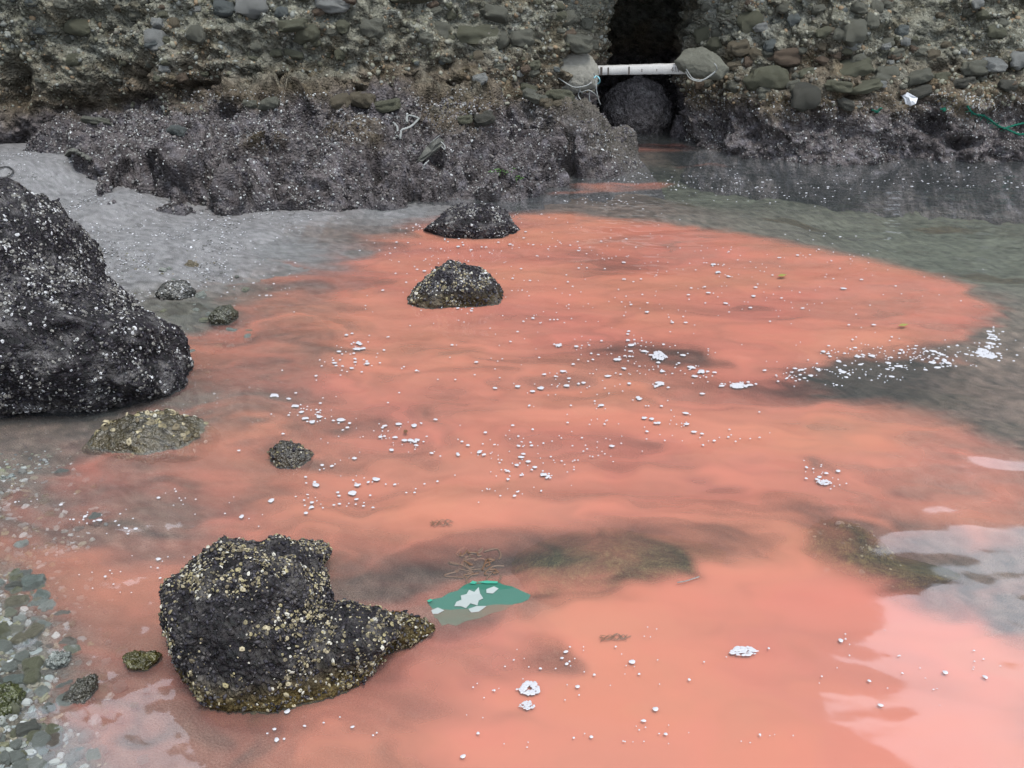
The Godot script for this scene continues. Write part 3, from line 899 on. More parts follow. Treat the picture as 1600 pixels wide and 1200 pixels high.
	p = boulder("submerged_rock", "brown lump of rock dimly seen under the red water below the green bag", "", [[[798, 1020, 830, 995, 880, 990, 908, 1005, 910, 1035, 870, 1045, 820, 1042], 858, 1020, 1045, .08]], M.boulder, lin(.2, .14, .1), lin(.25, .18, .12), 0.0, 36, 12.0, .01, 30.0)
	p.position += Vector3(0, -.075, -.1)
	# in the mouth of the cave
	p = boulder("boulder", "rounded dark boulder wedged in the cave mouth under the timber beam", "", [[[938, 180, 945, 155, 965, 130, 1000, 122, 1030, 135, 1050, 165, 1048, 200, 1025, 225, 965, 228], 995, 178, 208, .26, .8]], M.ledge, lin(.26, .24, .245), lin(.42, .4, .4), 0.0, 60, 4.4, .035, 30.0)
	p = boulder("rock", "small wet rock in the cave mouth right of the rounded boulder", "", [[[1046, 212, 1052, 188, 1064, 180, 1076, 195, 1078, 218, 1050, 222], 1062, 202, 216, .1]], M.ledge, lin(.2, .18, .19), lin(.3, .28, .3), 0.0, 30, 14.4, .02, 30.0)


# ---------------------------------------------------------------- pebbles on the bed
func build_pebbles(g: Node3D) -> void:
	var zones := [[[-20, 900, 60, 880, 110, 960, 130, 1050, 160, 1110, 150, 1210, -20, 1210], 216, 12.0, 44.0], [[-20, 720, 110, 730, 170, 790, 120, 880, -20, 900], 35, 10.0, 30.0], [[110, 900, 250, 960, 260, 1040, 240, 1180, 150, 1200, 120, 1050], 20, 12.0, 34.0], [[285, 470, 380, 430, 420, 480, 360, 580, 300, 640], 23, 8.0, 22.0], [[180, 420, 260, 400, 300, 470, 250, 500], 6, 6.0, 14.0]]
	for z in zones:
		var poly := PackedVector2Array()
		for i in range(0, z[0].size(), 2): poly.append(Vector2(z[0][i], z[0][i + 1]))
		var lo := poly[0]
		var hi := poly[0]
		for q in poly:
			lo = lo.min(q)
			hi = hi.max(q)
		var made := 0
		while made < z[1]:
			var q := Vector2(rng.randf_range(lo.x, hi.x), rng.randf_range(lo.y, hi.y))
			if poly_sd(q, poly) < 0.0: continue
			made += 1
			var p := on_plane(q.x, q.y, 0.0)
			var w: float = z[2] * pow(z[3] / z[2], pow(rng.randf(), 1.6)) * to_px(p).z / foc * .5
			p.y = maxf(bed_at(p.x, p.z), -.03) + w * .32
			var o := obj("pebble", cobble_shapes[rng.randi() % 7], M.pebbles[[0, 0, 1, 1, 2, 3, 4, 5, 5, 6, 0, 1][rng.randi() % 12]], g)
			o.transform = Transform3D(Basis(Vector3.UP, rng.randf() * TAU) * Basis(Vector3.RIGHT, rng.randfn(0, .25)) * Basis.from_scale(Vector3(w, w * rng.randf_range(.6, .95), w * rng.randf_range(.65, 1.0))), p)
	var spots := []
	for k in 4500:
		var u := rng.randf_range(-40, 330)
		var q := Vector2(rng.randf_range(-40, 60 + 130 * rng.randf()), rng.randf_range(690, 1220)) if k < 3600 else Vector2(rng.randf_range(190, 430), rng.randf_range(400, 640))
		var p := on_plane(q.x, q.y, 0.0)
		p.y = bed_at(p.x, p.z) + .001
		spots.append([p, Vector3.UP])
	var big := []
	for k in 900:
		var q := Vector2(rng.randf_range(-40, 40 + 130 * rng.randf()), rng.randf_range(720, 1215))
		var p := on_plane(q.x, q.y, 0.0)
		p.y = maxf(bed_at(p.x, p.z), -.03) + .004
		big.append([p, Vector3.UP])
	stud("gravel", g, cobble_shapes[2], M.lump, big, Vector2(.007, .017), [lin(.28, .3, .27), lin(.21, .21, .13), lin(.25, .23, .17), lin(.16, .155, .14), lin(.4, .42, .4), lin(.23, .26, .25)], -.1, .7)
	stud("fine_gravel", g, low_ball(Vector3(1, .6, .8)), M.lump, spots, Vector2(.003, .010), [lin(.27, .29, .27), lin(.2, .2, .14), lin(.26, .23, .18), lin(.15, .145, .14), lin(.42, .43, .42)], -.1, 1.0)
	spots = []
	for k in 7000:
		var p := on_plane(rng.randf_range(-20, 560), rng.randf_range(270, 470), .06)
		p.y = bed_at(p.x, p.z) + .002
		if p.y > -.004: spots.append([p, Vector3.UP])
	stud("shell_grit", g, low_ball(Vector3(1, .4, .8)), M.shell, spots, Vector2(.003, .009), [lin(.8, .81, .84), lin(.65, .65, .67), lin(.5, .5, .52), lin(.4, .4, .4), lin(.28, .27, .26), lin(.16, .16, .15)], 0.0, 1.0)


# ---------------------------------------------------------------- water and the red bloom in it
var bl_n := Vector2i(260, 220)
var bl_o := Vector2(-6.0, -10.6)
var bl := PackedFloat32Array()
func paint_poly(list: Array, value: float, feather: float) -> void:
	var poly := px_poly(list)
	for j in bl_n.y:
		for i in bl_n.x:
			var d := poly_sd(bl_o + Vector2(i, j) * .05, poly)
			var k := j * bl_n.x + i
			bl[k] = lerpf(bl[k], value, ss(-feather, feather, d))


func paint_spot(u: float, v: float, ru: float, rv: float, value: float) -> void:
	var c := on_plane(u, v)
	var a := absf(on_plane(u + ru, v).x - c.x)
	var b := absf(on_plane(u, v + rv).z - on_plane(u, v - rv).z) * .5
	for j in bl_n.y:
		for i in bl_n.x:
			var p := bl_o + Vector2(i, j) * .05
			var d := Vector2((p.x - c.x) / a, (p.y - c.z) / b).length()
			var k := j * bl_n.x + i
			bl[k] = lerpf(bl[k], value, ss(1.25, .45, d))


func bl_at(x: float, z: float) -> float:
	var q := ((Vector2(x, z) - bl_o) / .05).clamp(Vector2.ZERO, Vector2(bl_n.x - 1.001, bl_n.y - 1.001))
	var i := int(q.x)
	var j := int(q.y)
	var k := j * bl_n.x + i
	var fx := q.x - i
	var fy := q.y - j
	return lerpf(lerpf(bl[k], bl[k + 1], fx), lerpf(bl[k + bl_n.x], bl[k + bl_n.x + 1], fx), fy)


func wave(x: float, z: float) -> float:
	var near_shore := ss(.2, -1.2, x) * ss(-5.0, -2.5, z)
	var h := nz_a.get_noise_2d(x * .8, z * 1.6) * .010 + nz_s.get_noise_2d(x * 2.2 + z * .8, z * 4.2) * .0028
	h += nz_a.get_noise_2d(x * 5.0 + 50.0, z * 9.0) * (.0007 + .0022 * near_shore + .0042 * ss(-5.0, -7.0, z))
	h += nz_s.get_noise_2d(x * 22.0 + z * 9.0, z * 26.0) * (.0002 + .0016 * near_shore)
	return h * .9


func build_water() -> void:
	bl.resize(bl_n.x * bl_n.y)
	# thin haze of the bloom first, then its dense lobes, then the thin places in them
	paint_poly([420, 420, 560, 385, 680, 338, 900, 336, 1120, 356, 1330, 396, 1500, 443, 1550, 480, 1505, 530, 1300, 572, 1150, 602, 1300, 610, 1450, 640, 1640, 740, 1640, 1340, 60, 1340, 120, 1210, 135, 1080, 80, 960, -10, 880, 10, 780, 80, 695, 290, 690, 300, 560, 340, 470], .52, .26)
	paint_poly([560, 400, 640, 375, 700, 340, 900, 337, 1120, 357, 1330, 397, 1500, 444, 1548, 480, 1500, 526, 1300, 562, 1140, 598, 1060, 560, 930, 545, 760, 560, 600, 600, 520, 560, 540, 490, 540, 440], .84, .12)
	paint_poly([470, 560, 700, 580, 950, 600, 1150, 612, 1300, 630, 1440, 660, 1540, 715, 1560, 760, 1400, 770, 1300, 772, 1230, 795, 1150, 775, 1000, 790, 800, 812, 650, 828, 440, 838, 300, 830, 240, 800, 330, 755, 460, 690], .76, .26)
	paint_poly([760, 985, 900, 940, 1080, 900, 1250, 885, 1420, 915, 1540, 960, 1680, 985, 1680, 1340, 600, 1340, 680, 1130, 800, 1060], .95, .16)
	paint_poly([850, 302, 940, 284, 1050, 277, 1040, 290, 930, 303], .5, .09)
	paint_poly([950, 225, 1070, 222, 1090, 232, 960, 240], .4, .14)
	paint_poly([1020, 268, 1080, 256, 1180, 250, 1120, 262], .16, .1)
	for s in [[950, 415, 70, 22, .6], [1010, 548, 130, 20, .45], [680, 540, 90, 18, .62], [600, 640, 80, 14, .6], [980, 862, 215, 50, .2], [390, 550, 170, 100, .46], [330, 765, 170, 60, .58], [150, 820, 170, 110, .36], [300, 640, 110, 60, .42], [220, 1120, 130, 80, .42], [520, 650, 130, 24, .6], [880, 560, 80, 14, .55], [760, 640, 120, 12, .62], [1390, 855, 130, 42, .3], [1520, 885, 140, 50, .2], [1470, 930, 90, 36, .35], [1610, 955, 100, 70, .1], [1180, 840, 70, 18, .25], [860, 1016, 60, 30, .55], [1268, 718, 22, 14, .35], [560, 440, 60, 14, .55], [740, 880, 60, 30, .4], [590, 905, 110, 40, .35], [720, 965, 80, 30, .45], [260, 900, 200, 60, .55], [215, 1000, 130, 90, .5], [370, 620, 60, 40, .45], [250, 690, 90, 24, .35], [1480, 690, 60, 20, .5], [1300, 660, 90, 10, .62], [1330, 800, 90, 10, .45], [1500, 790, 60, 14, .65], [440, 715, 60, 22, .5], [520, 1110, 140, 60, .55], [300, 1140, 150, 70, .45], [1480, 560, 60, 8, .3], [650, 690, 40, 8, .65]]:  # the spot at the right edge is thinned to bring out the sky reflection
		paint_spot(s[0], s[1], s[2], s[3], s[4])
	var w := 1100
	var h := 860
	var lo := Vector2(-5.0, -9.6)
	var size := Vector2(11.0, 8.6)
	var buf := PackedByteArray()
	buf.resize(w * h * 4)
	var k := 0
	for j in h:
		var z := lo.y + size.y * (j + .5) / h
		for i in w:
			var x := lo.x + size.x * (i + .5) / w
			# the bloom drifts: drawn out along the shore, folded by slow swirls
			var sw := nz_a.get_noise_2d(x * .9, z * 1.3)
			var s2 := nz_s.get_noise_2d(x * 2.3 + sw * 2.0, z * 4.0)
			var d := bl_at(x + s2 * .06 + sw * .06, z + sw * .07 + s2 * .035)
			if d > .003:
				var streak := nz_a.get_noise_2d(x * .6 + z * .12 + sw * .9, z * 2.6 - x * .4 + sw * 1.5)
				var fine := nz_s.get_noise_2d(x * 2.0 + s2 * .8, z * 13.0 - x * 1.2 + sw * 3.0)
				var mid := d * (1.0 - d) * 4.0
				d = clampf(d + streak * (.2 + .06 * mid) + fine * (.02 + .02 * mid) + sw * .2 + s2 * .05 - .03, 0.0, 1.0)
			var al := ss(.04, .98, d)
			var tone := clampf(1.0 + .25 * sw, .8, 1.2)
			buf[k] = int(clampf(146.0 + 3.0 * s2, 0, 255))
			buf[k + 1] = int(clampf((89.0 + 3.0 * nz_s.get_noise_2d(x * .9 + 20.0, z * 1.4)) * lerpf(1.0, tone, .12), 0, 255))
			buf[k + 2] = int(clampf(72.0 - 1.0 * sw, 0, 255))
			buf[k + 3] = int(al * 250.0)
			k += 4
	var tex := ImageTexture.create_from_image(Image.create_from_data(w, h, false, Image.FORMAT_RGBA8, buf))
	var mm := StandardMaterial3D.new()
	mm.resource_name = "plankton bloom"
	mm.albedo_texture = tex
	mm.transparency = BaseMaterial3D.TRANSPARENCY_ALPHA
	mm.roughness = 1.0
	mm.specular_mode = BaseMaterial3D.SPECULAR_DISABLED
	mm.texture_repeat = false
	var nu := 276
	var nv := 216
	var v := PackedVector3Array()
	var uv := PackedVector2Array()
	var skip := PackedByteArray()
	for j in nv:
		for i in nu:
			var t := Vector2(float(i) / (nu - 1), 1.0 - float(j) / (nv - 1))
			var p := lo + size * t
			v.append(Vector3(p.x, wave(p.x, p.y) - .007, p.y))
			uv.append(t)
			skip.append(1 if buf[(mini(int(t.y * h), h - 1) * w + mini(int(t.x * w), w - 1)) * 4 + 3] < 6 else 0)
	var o := obj("red_tide_bloom", grid_mesh(nu, nv, v, PackedColorArray(), uv, skip), mm)
	tag(o, "salmon red plankton bloom drifting in soft streaks just under the surface", "plankton bloom", "", "stuff")
	# the water's surface
	var xs := spaced(-5.2, 5.8, 0.022, [.4, 2.0, 8.0, 30.0, 150.0])
	var zs := spaced(-11.0, -0.8, 0.022, [.4, 2.0, 8.0, 30.0, 150.0])
	v = PackedVector3Array()
	v.resize(xs.size() * zs.size())
	k = 0
	for j in range(zs.size() - 1, -1, -1):
		for i in xs.size():
			v[k] = Vector3(xs[i], wave(xs[i], zs[j]), zs[j])
			k += 1
	o = obj("water", grid_mesh(xs.size(), zs.size(), v, PackedColorArray()), M.water)
	tag(o, "shallow gently rippled sea water reaching the cliff and the open right side", "water", "", "structure")


# ---------------------------------------------------------------- foam
func foam_patch(st: SurfaceTool, p: Vector3, rx: float, rz: float, turn: float) -> void:
	var n := 9
	var ring := []
	for k in n:
		var w := TAU * k / n
		var r := rng.randf_range(.7, 1.15)
		var q := Vector2(cos(w) * rx * r, sin(w) * rz * r).rotated(turn)
		ring.append(p + Vector3(q.x, .0015, q.y))
	var h := minf(minf(rx, rz) * .25, .0014)
	for k in n:
		var a: Vector3 = ring[k]
		var b: Vector3 = ring[(k + 1) % n]
		var c := p.lerp(a, .6) + Vector3(0, .0015 + h * .8, 0)
		var d := p.lerp(b, .6) + Vector3(0, .0015 + h * .8, 0)
		var top := p + Vector3(0, .0015 + h, 0)
		for q in [a, b, c, b, d, c, c, d, top]: st.add_vertex(q)


func build_foam() -> void:
	var st := SurfaceTool.new()
	st.begin(Mesh.PRIMITIVE_TRIANGLES)
	# u, v, half widths of each drift of foam, count, sizes in photo pixels
	var drifts := [[1400, 562, 200, 26, 120, 3, 14], [1330, 580, 120, 14, 60, 3, 14], [1540, 540, 70, 22, 60, 3.5, 16], [1220, 600, 90, 9, 30, 4, 16], [1450, 555, 110, 16, 50, 3, 14], [1010, 555, 100, 28, 60, 3, 17], [1090, 580, 60, 18, 18, 4, 16], [900, 590, 260, 40, 90, 3, 14], [600, 580, 160, 30, 40, 3, 13], [560, 545, 60, 20, 18, 3, 14], [800, 470, 450, 90, 120, 2.5, 8], [1150, 450, 330, 70, 130, 2.5, 9], [700, 385, 200, 30, 60, 2.5, 6], [1100, 390, 300, 25, 50, 2, 6],
		[1300, 290, 300, 20, 140, 2.5, 6], [1050, 285, 160, 25, 70, 2, 5], [1500, 270, 120, 20, 40, 2, 5], [900, 315, 120, 12, 40, 2, 5], [840, 690, 200, 40, 80, 3, 11], [830, 735, 60, 14, 22, 4, 15], [620, 700, 200, 60, 90, 2.5, 11], [1060, 660, 150, 40, 50, 3, 12], [520, 770, 130, 22, 30, 4, 18], [330, 790, 120, 30, 30, 3, 14], [480, 640, 110, 40, 26, 4, 16], [760, 760, 200, 30, 24, 3, 10], [1280, 740, 90, 30, 20, 3, 12],
		[1000, 1040, 300, 70, 36, 3, 12], [1350, 1040, 140, 60, 18, 3, 12], [780, 1090, 160, 60, 26, 3, 12], [500, 1130, 140, 50, 14, 4, 12], [250, 900, 130, 70, 30, 3, 14], [150, 800, 120, 40, 30, 3, 14], [1000, 1160, 250, 40, 24, 3, 9], [440, 450, 130, 40, 30, 2.5, 6], [900, 430, 500, 110, 100, 2.5, 6]]
	for d in drifts:
		var hub := Vector2(d[0], d[1])
		for k in int(d[4] * 1.05):
			if rng.randf() < .3: hub = Vector2(d[0] + rng.randfn(0, .5) * d[2], d[1] + rng.randfn(0, .5) * d[3])
			var u: float = hub.x + rng.randfn(0, .14) * d[2]
			var v: float = hub.y + rng.randfn(0, .22) * d[3]
			if v > 1205 or v < 245: continue
			var p := on_plane(u, v)
			if bed_at(p.x, p.z) > -.008: continue
			p.y = wave(p.x, p.z)
			var s: float = d[5] * .7 * pow(d[6] / d[5] * 1.2, pow(rng.randf(), 2.5)) * to_px(p).z / foc * .5
			var tr := rng.randfn(0, .35)
			foam_patch(st, p, s * rng.randf_range(.9, 1.4), s * rng.randf_range(.8, 1.3), tr)
			if s > .012:
				for q in 3: foam_patch(st, p + Vector3(rng.randfn(0, 1.1), 0, rng.randfn(0, .9)) * s, s * .45, s * .4, tr)
	st.generate_normals()
	var o := obj("sea_foam", st.commit(), M.foam)
	tag(o, "scattered white flecks of foam floating on the red and clear water", "foam", "", "stuff")
	for f in [[1162, 1021, 50, 17, "flat oval foam patch with one bubble in the near red water", 4], [828, 1074, 36, 26, "upper ring of foam bubbles below the green bag in the red water", 6], [823, 1102, 26, 17, "small foam clump just below the ring of bubbles", 3], [1287, 753, 26, 10, "lone white foam streak above the golden submerged rock", 3], [1030, 558, 24, 16, "largest clump of foam in the middle cluster on the red water", 4], [1153, 604, 30, 9, "long foam clump at the tip of the dark wedge of clear water", 4], [1540, 553, 30, 18, "foam clump in the bright line of foam near the right edge", 5]]:
		var s2 := SurfaceTool.new()
		s2.begin(Mesh.PRIMITIVE_TRIANGLES)
		var p := on_plane(f[0], f[1])
		var px := to_px(p).z / foc * .5
		var slope := absf(on_plane(f[0], f[1] + 10).z - p.z) / 10.0
		for q in f[5] * 34:
			var r := sqrt(rng.randf_range(.12 if f[0] == 828 else 0.0, 1.0))
			var a := rng.randf() * TAU
			var k2 := rng.randf_range(.05, .17)
			foam_patch(s2, Vector3(cos(a) * r * f[2] * px * .85 * (1.0 + .2 * sin(a * 3.0)), 0, sin(a) * r * f[3] * slope * .5 * .85), f[2] * px * k2, f[3] * slope * .5 * k2, 0.0)
		s2.generate_normals()
		p.y = wave(p.x, p.z)
		tag(obj("foam_patch", s2.commit(), M.foam, self, p), f[4], "foam patch", "larger patches of foam on the water")


# ---------------------------------------------------------------- beam, lines and flotsam
func beam_and_lines() -> void:
	var a := at_z(918, 110, -8.35)
	var b := at_z(1072, 107, -8.3)
	var o := thing("timber_beam", (a + b) * .5)
	tag(o, "bleached white timber beam lashed across the dark cave mouth", "beam")
	var len := a.distance_to(b)
	var st := SurfaceTool.new()
	st.begin(Mesh.PRIMITIVE_TRIANGLES)
	var v := PackedVector3Array()
	var prof := [[-.5, -.42], [-.42, -.5], [.42, -.5], [.5, -.42], [.5, .42], [.42, .5], [-.42, .5], [-.5, .42], [-.5, -.42]]
	for i in 25:
		var t := i / 24.0
		var hgt := lerpf(.062, .078, t)
		for q in prof:
			v.append(Vector3((t - .5) * len, q[0] * hgt + .003 * nz_s.get_noise_2d(t * 14.0, q[1] * 5.0), -q[1] * .1))
	st.append_from(grid_mesh(prof.size(), 25, v, PackedColorArray()), 0, Transform3D.IDENTITY)
	for e in [0, 24]:
		for k in range(1, 7):
			for q in [0, k, k + 1]: st.add_vertex(v[e * prof.size() + q])
	st.generate_normals()
	obj("plank", st.commit(), M.wood, o)
	for s in [[-.36, .018, 1.0], [-.29, .012, .9], [-.08, .012, 1.0], [.05, .006, .4], [.2, .005, .3]]:
		var bx := BoxMesh.new()
		bx.size = Vector3(s[1], .062 * s[2], .004)
		obj("dark_stain", bx, M.stain, o, Vector3(s[0] * len, -.002, .0505))
	# worn dark marks near the right end, painted on the wood
	var marks := [[[-.018, -.02], [-.018, .02], [-.032, -.006], [-.012, -.006]], [[0, -.02], [0, .02]], [[.014, -.02], [.014, .02], [.026, .012], [.026, -.02]]]
	for m in marks:
		var pts := []
		for q in m: pts.append(Vector3(q[0] + len * .385, q[1], .051))
		obj("painted_mark", tube(pts, .0028, 5), M.stain, o)
	o.rotation.z = atan2(b.y - a.y, b.x - a.x)
	o.rotation.y = -atan2(b.z - a.z, b.x - a.x)
	# the two stones that hold the beam's ends
	var s1 := boulder("lashed_stone", "pale cracked stone tied to the left end of the timber beam", "", [[[868, 112, 880, 100, 900, 93, 914, 98, 922, 112, 918, 128, 895, 133, 875, 124], 896, 113, 113, .1]], plain_material("pale cracked stone", lin(1.0, .97, .84), .9, 2.0, 9.0), lin(.85, .84, .78), lin(1, 1, .95), 0.0, 30, 3.3, .012, 14.0)
	var t1 := at_z(896, 113, -8.32)
	s1.position += t1 - lashed_centre(896, 113, .1, .7)
	var s2 := boulder("lashed_stone", "olive grey stone tied to the right end of the timber beam", "", [[[1071, 98, 1080, 88, 1095, 85, 1110, 93, 1119, 105, 1112, 114, 1090, 112, 1074, 104], 1094, 100, 100, .09]], M.stones[0], lin(.9, .9, .8), lin(1, 1, .95), 0.0, 30, 5.3, .01, 14.0)
	s2.position += at_z(1094, 100, -8.25) - lashed_centre(1094, 100, .09, .7)
	var w := func(list: Array, z: float) -> Array:
		var out := []
		for i in range(0, list.size(), 2): out.append(at_z(list[i], list[i + 1], z + .02 * sin(i * 2.1)))
		return curve(out, .008)
	var c := thing("rope", Vector3.ZERO)
	tag(c, "frayed pale rope wound round the beam's left end and hanging down the rock", "rope")
	for k in 4:
		var loop := []
		for q in 19:
			var t := TAU * q / 18.0
			loop.append(a + Vector3(.012 + k * .017 + .006 * sin(t), cos(t) * .047, sin(t) * .062 + .0))
		obj("winding", tube(loop, .006, 6, .15), M.rope_white, c)
	for l in [[866, 117, 880, 127, 897, 136, 915, 134, 925, 128], [905, 137, 908, 144, 920, 141, 931, 148, 936, 158], [928, 115, 931, 125, 932, 140, 935, 155, 938, 163], [906, 140, 904, 150, 912, 162, 914, 170], [920, 140, 922, 160, 928, 185, 927, 202]]:
		obj("loose_strand", tube(w.call(l, -8.16), .0045, 5, .2), M.rope_white, c)
	c = thing("rope", Vector3.ZERO)
	tag(c, "thin white cord looped under the right lashed stone", "rope")
	for l in [[1071, 112, 1078, 122, 1092, 127, 1105, 122, 1117, 113, 1120, 105, 1116, 99], [1072, 108, 1082, 122, 1096, 125, 1108, 119, 1119, 110]]:
		obj("cord_loop", tube(w.call(l, -8.1), .0045, 5, .2), M.rope_white, c)
	c = obj("plastic_hook", tube(w.call([928, 122, 932, 119, 936, 122, 937, 128, 934, 131], -8.12), .006, 6), plain_material("light blue plastic", lin(.25, .55, .62), .4))
	tag(c, "small light blue plastic hook hanging by the beam's left rope", "hook")


func lashed_centre(u: float, v: float, thick: float, behind: float) -> Vector3:
	return at_z(u, v, on_plane(u, v, 0.0).z - thick * behind)


func on_rock(list: Array, lift: float) -> Array:
	var out := []
	for i in range(0, list.size(), 2):
		var s := seat(list[i], list[i + 1])
		if s.size(): out.append(s[0] + (EYE - s[0]).normalized() * lift)
	return out


func flotsam() -> void:
	# green rope on the right rocks
	var pts := on_rock([1508, 165, 1522, 174, 1538, 184, 1556, 193, 1572, 198, 1590, 204, 1610, 212], .03)
	var o := thing("net_rope", Vector3.ZERO)
	tag(o, "frayed green net rope draped over the rocks at the right edge", "rope")
	obj("strand", tube(curve(pts, .01), .0075, 6, .3), M.rope_green, o)
	obj("strand", tube(curve(on_rock([1570, 198, 1583, 192, 1596, 195, 1612, 192], .035), .01), .008, 6, .3), M.rope_green, o)
	for k in 46:
		var c: Array = curve(pts, .01)
		var q: Vector3 = c[rng.randi() % c.size()]
		obj("fibre", tube([q, q + Vector3(rng.randfn(0, .012), rng.randfn(0, .012), .006), q + Vector3(rng.randfn(0, .02), -.015 + rng.randfn(0, .012), .004)], .0018, 4), M.rope_green, o)
	for f in [[1475, 172, "green scrap of net caught on the rocks between the white scrap and the green rope"], [1373, 173, "green scrap of net caught on the rocks left of the white plastic scrap"]]:
		var s := seat(f[0], f[1])
		var m := SurfaceTool.new()
		m.begin(Mesh.PRIMITIVE_TRIANGLES)
		for k in 9:
			var q := Vector3(rng.randfn(0, .012), rng.randfn(0, .012), .012)
			m.append_from(tube([q, q + Vector3(rng.randfn(0, .015), rng.randfn(0, .012), .006), q + Vector3(rng.randfn(0, .025), rng.randfn(0, .015), 0)], .005, 5), 0, Transform3D.IDENTITY)
		tag(obj("net_scrap", m.commit(), M.rope_green, self, s[0]), f[2], "net scrap", "green net scraps on the rocks")
	# white plastic scrap
	tag(obj("plastic_scrap", sheet([1408, 148, 1418, 144, 1434, 153, 1431, 162, 1424, 165, 1416, 165, 1413, 154], 1420, 154, .05, .012), M.plastic), "torn white plastic scrap caught on the rocks above the right waterline", "plastic scrap")
	# white rag and looped strap on the shelf
	var rag := thing("rag", Vector3.ZERO)
	tag(rag, "frayed pale rag lying slanted on the middle of the rock shelf", "rag")
	obj("cloth", sheet([651, 252, 660, 238, 668, 228, 676, 220, 687, 215, 694, 219, 690, 228, 682, 236, 672, 244, 660, 252], 672, 235, .04, .014), M.cloth, rag)
	for l in [[668, 226, 674, 219, 684, 214], [688, 217, 694, 224, 692, 232, 688, 228], [660, 262, 664, 254, 668, 250]]:
		obj("thread", tube(curve(on_rock(l, .05), .01), .004, 5, .2), M.rope_white, rag)
	o = thing("strap", Vector3.ZERO)
	tag(o, "pale looped strap hanging on the rock shelf up left of the rag", "strap")
	for l in [[616, 190, 621, 198, 622, 210], [624, 200, 628, 210, 626, 219], [624, 201, 634, 202, 645, 197, 651, 188, 650, 181, 640, 180, 632, 190]]:
		obj("band", tube(curve(on_rock(l, .04), .01), .007, 6, .3), M.rope_white, o)
	tag(obj("driftwood", tube(curve(on_rock([92, 246, 105, 243, 118, 239, 128, 240, 142, 246], .02), .01), .014, 6, .5), M.cloth), "pale bent stick of driftwood on the left end of the rock shelf", "driftwood")
	# black cord on the sand
	var cord := []
	for q in [[-12, 272], [0, 275], [14, 273], [21, 269], [14, 267], [0, 268], [-12, 270]]:
		var p := on_plane(q[0], q[1], .25)
		p.y = bed_at(p.x, p.z) + .012
		cord.append(p)
	tag(obj("cord", tube(curve(cord, .02), .005, 5), plain_material("black cord", lin(.03, .03, .03), .7)), "thin dark loop of cord lying on the sand at the left edge", "cord")
	# the green bag
	var bag := thing("plastic_bag", on_plane(748, 938))
	tag(bag, "sunken green plastic bag with white print floating beside the round boulder", "plastic bag")
	var outline := [668, 940, 676, 935, 690, 933, 702, 926, 715, 923, 724, 916, 734, 912, 748, 913, 760, 911, 775, 910, 788, 915, 800, 917, 812, 922, 829, 929, 826, 935, 815, 940, 803, 942, 790, 950, 768, 955, 750, 962, 728, 966, 712, 973, 700, 970, 690, 973, 684, 964, 678, 960, 675, 948]
	obj("bag_film", float_sheet(outline, bag.position, .003, -.010, 910, 975), M.green_bag, bag)
	for w in [[710, 946, 713, 940, 721, 937, 720, 931, 729, 929, 733, 923, 741, 926, 748, 919, 750, 928, 755, 935, 748, 938, 746, 945, 735, 942, 728, 949, 720, 946], [760, 922, 772, 918, 779, 921, 770, 928, 760, 927], [674, 952, 684, 948, 694, 952, 684, 957, 676, 957], [732, 950, 745, 946, 760, 946, 748, 954, 736, 955]]:
		obj("white_print", float_sheet(w, bag.position, .0055, -.0075, 910, 975), plain_material("white print", lin(.4, .44, .42), .5), bag)
	for w in [[734, 914, 738, 910, 746, 912, 742, 915], [667, 941, 673, 938, 676, 940, 670, 943], [745, 912, 760, 910, 778, 911, 777, 914, 760, 914]]:
		obj("raised_fold", float_sheet(w, bag.position, .006, .005, 905, 945), plain_material("bright green plastic", lin(.05, .36, .24), .4), bag)
	# weed
	var wd := thing("seaweed", on_plane(742, 882))
	tag(wd, "branching brown seaweed tuft beside the green bag", "seaweed")
	for k in 26:
		var s := Vector2(742, 884) + Vector2(rng.randfn(0, 20), rng.randfn(-4, 11))
		var line := []
		var dir := Vector2(rng.randfn(0, 4), rng.randfn(0, 2.5))
		for q in 5:
			var p := on_plane(s.x, s.y)
			line.append(p - wd.position + Vector3(0, .0 - (k % 4) * .003 - q * .0004, 0))
			s += dir + Vector2(rng.randfn(0, 7), rng.randfn(0, 4))
		obj("frond", tube(curve(line, .006), .0024, 5), M.weed, wd)
	for f in [[960, 996, 58, 4, "thin strand of brown weed adrift in the near red water"], [690, 817, 40, 4, "dark strand of weed adrift above the green bag"]]:
		var st := SurfaceTool.new()
		st.begin(Mesh.PRIMITIVE_TRIANGLES)
		var base := on_plane(f[0], f[1])
		for k in 4:
			var line := []
			for q in 6: line.append(on_plane(f[0] + (q / 5.0 - .5) * f[2] * rng.randf_range(.6, 1.0), f[1] + sin(q * 1.7 + k * 2.0) * f[3] + rng.randfn(0, f[3] * .5)) - base + Vector3(0, .001, 0))
			st.append_from(tube(curve(line, .01), .001, 4), 0, Transform3D.IDENTITY)
		tag(obj("weed_strand", st.commit(), M.weed, self, base), f[4], "seaweed strand")
	for f in [[1222, 433, 14, 4, "small yellow green leaf afloat on the upper red bloom"], [1411, 511, 16, 4, "tan leaf afloat near the right tip of the red bloom"], [634, 678, 7, 6, "small brown scrap of bark afloat in the middle of the red water"]]:
		tag(obj("floating_leaf", float_sheet([f[0] - f[2] * .5, f[1] + 1, f[0] - 2, f[1] - f[3] * .5, f[0] + f[2] * .5, f[1] - 1, f[0] + 1, f[1] + f[3] * .5], on_plane(f[0], f[1]), .012, .01, 0, 1200), M.leaf if f[0] > 700 else M.weed, self, on_plane(f[0], f[1])), f[4], "floating scrap")
	var tw := on_plane(1076, 909)
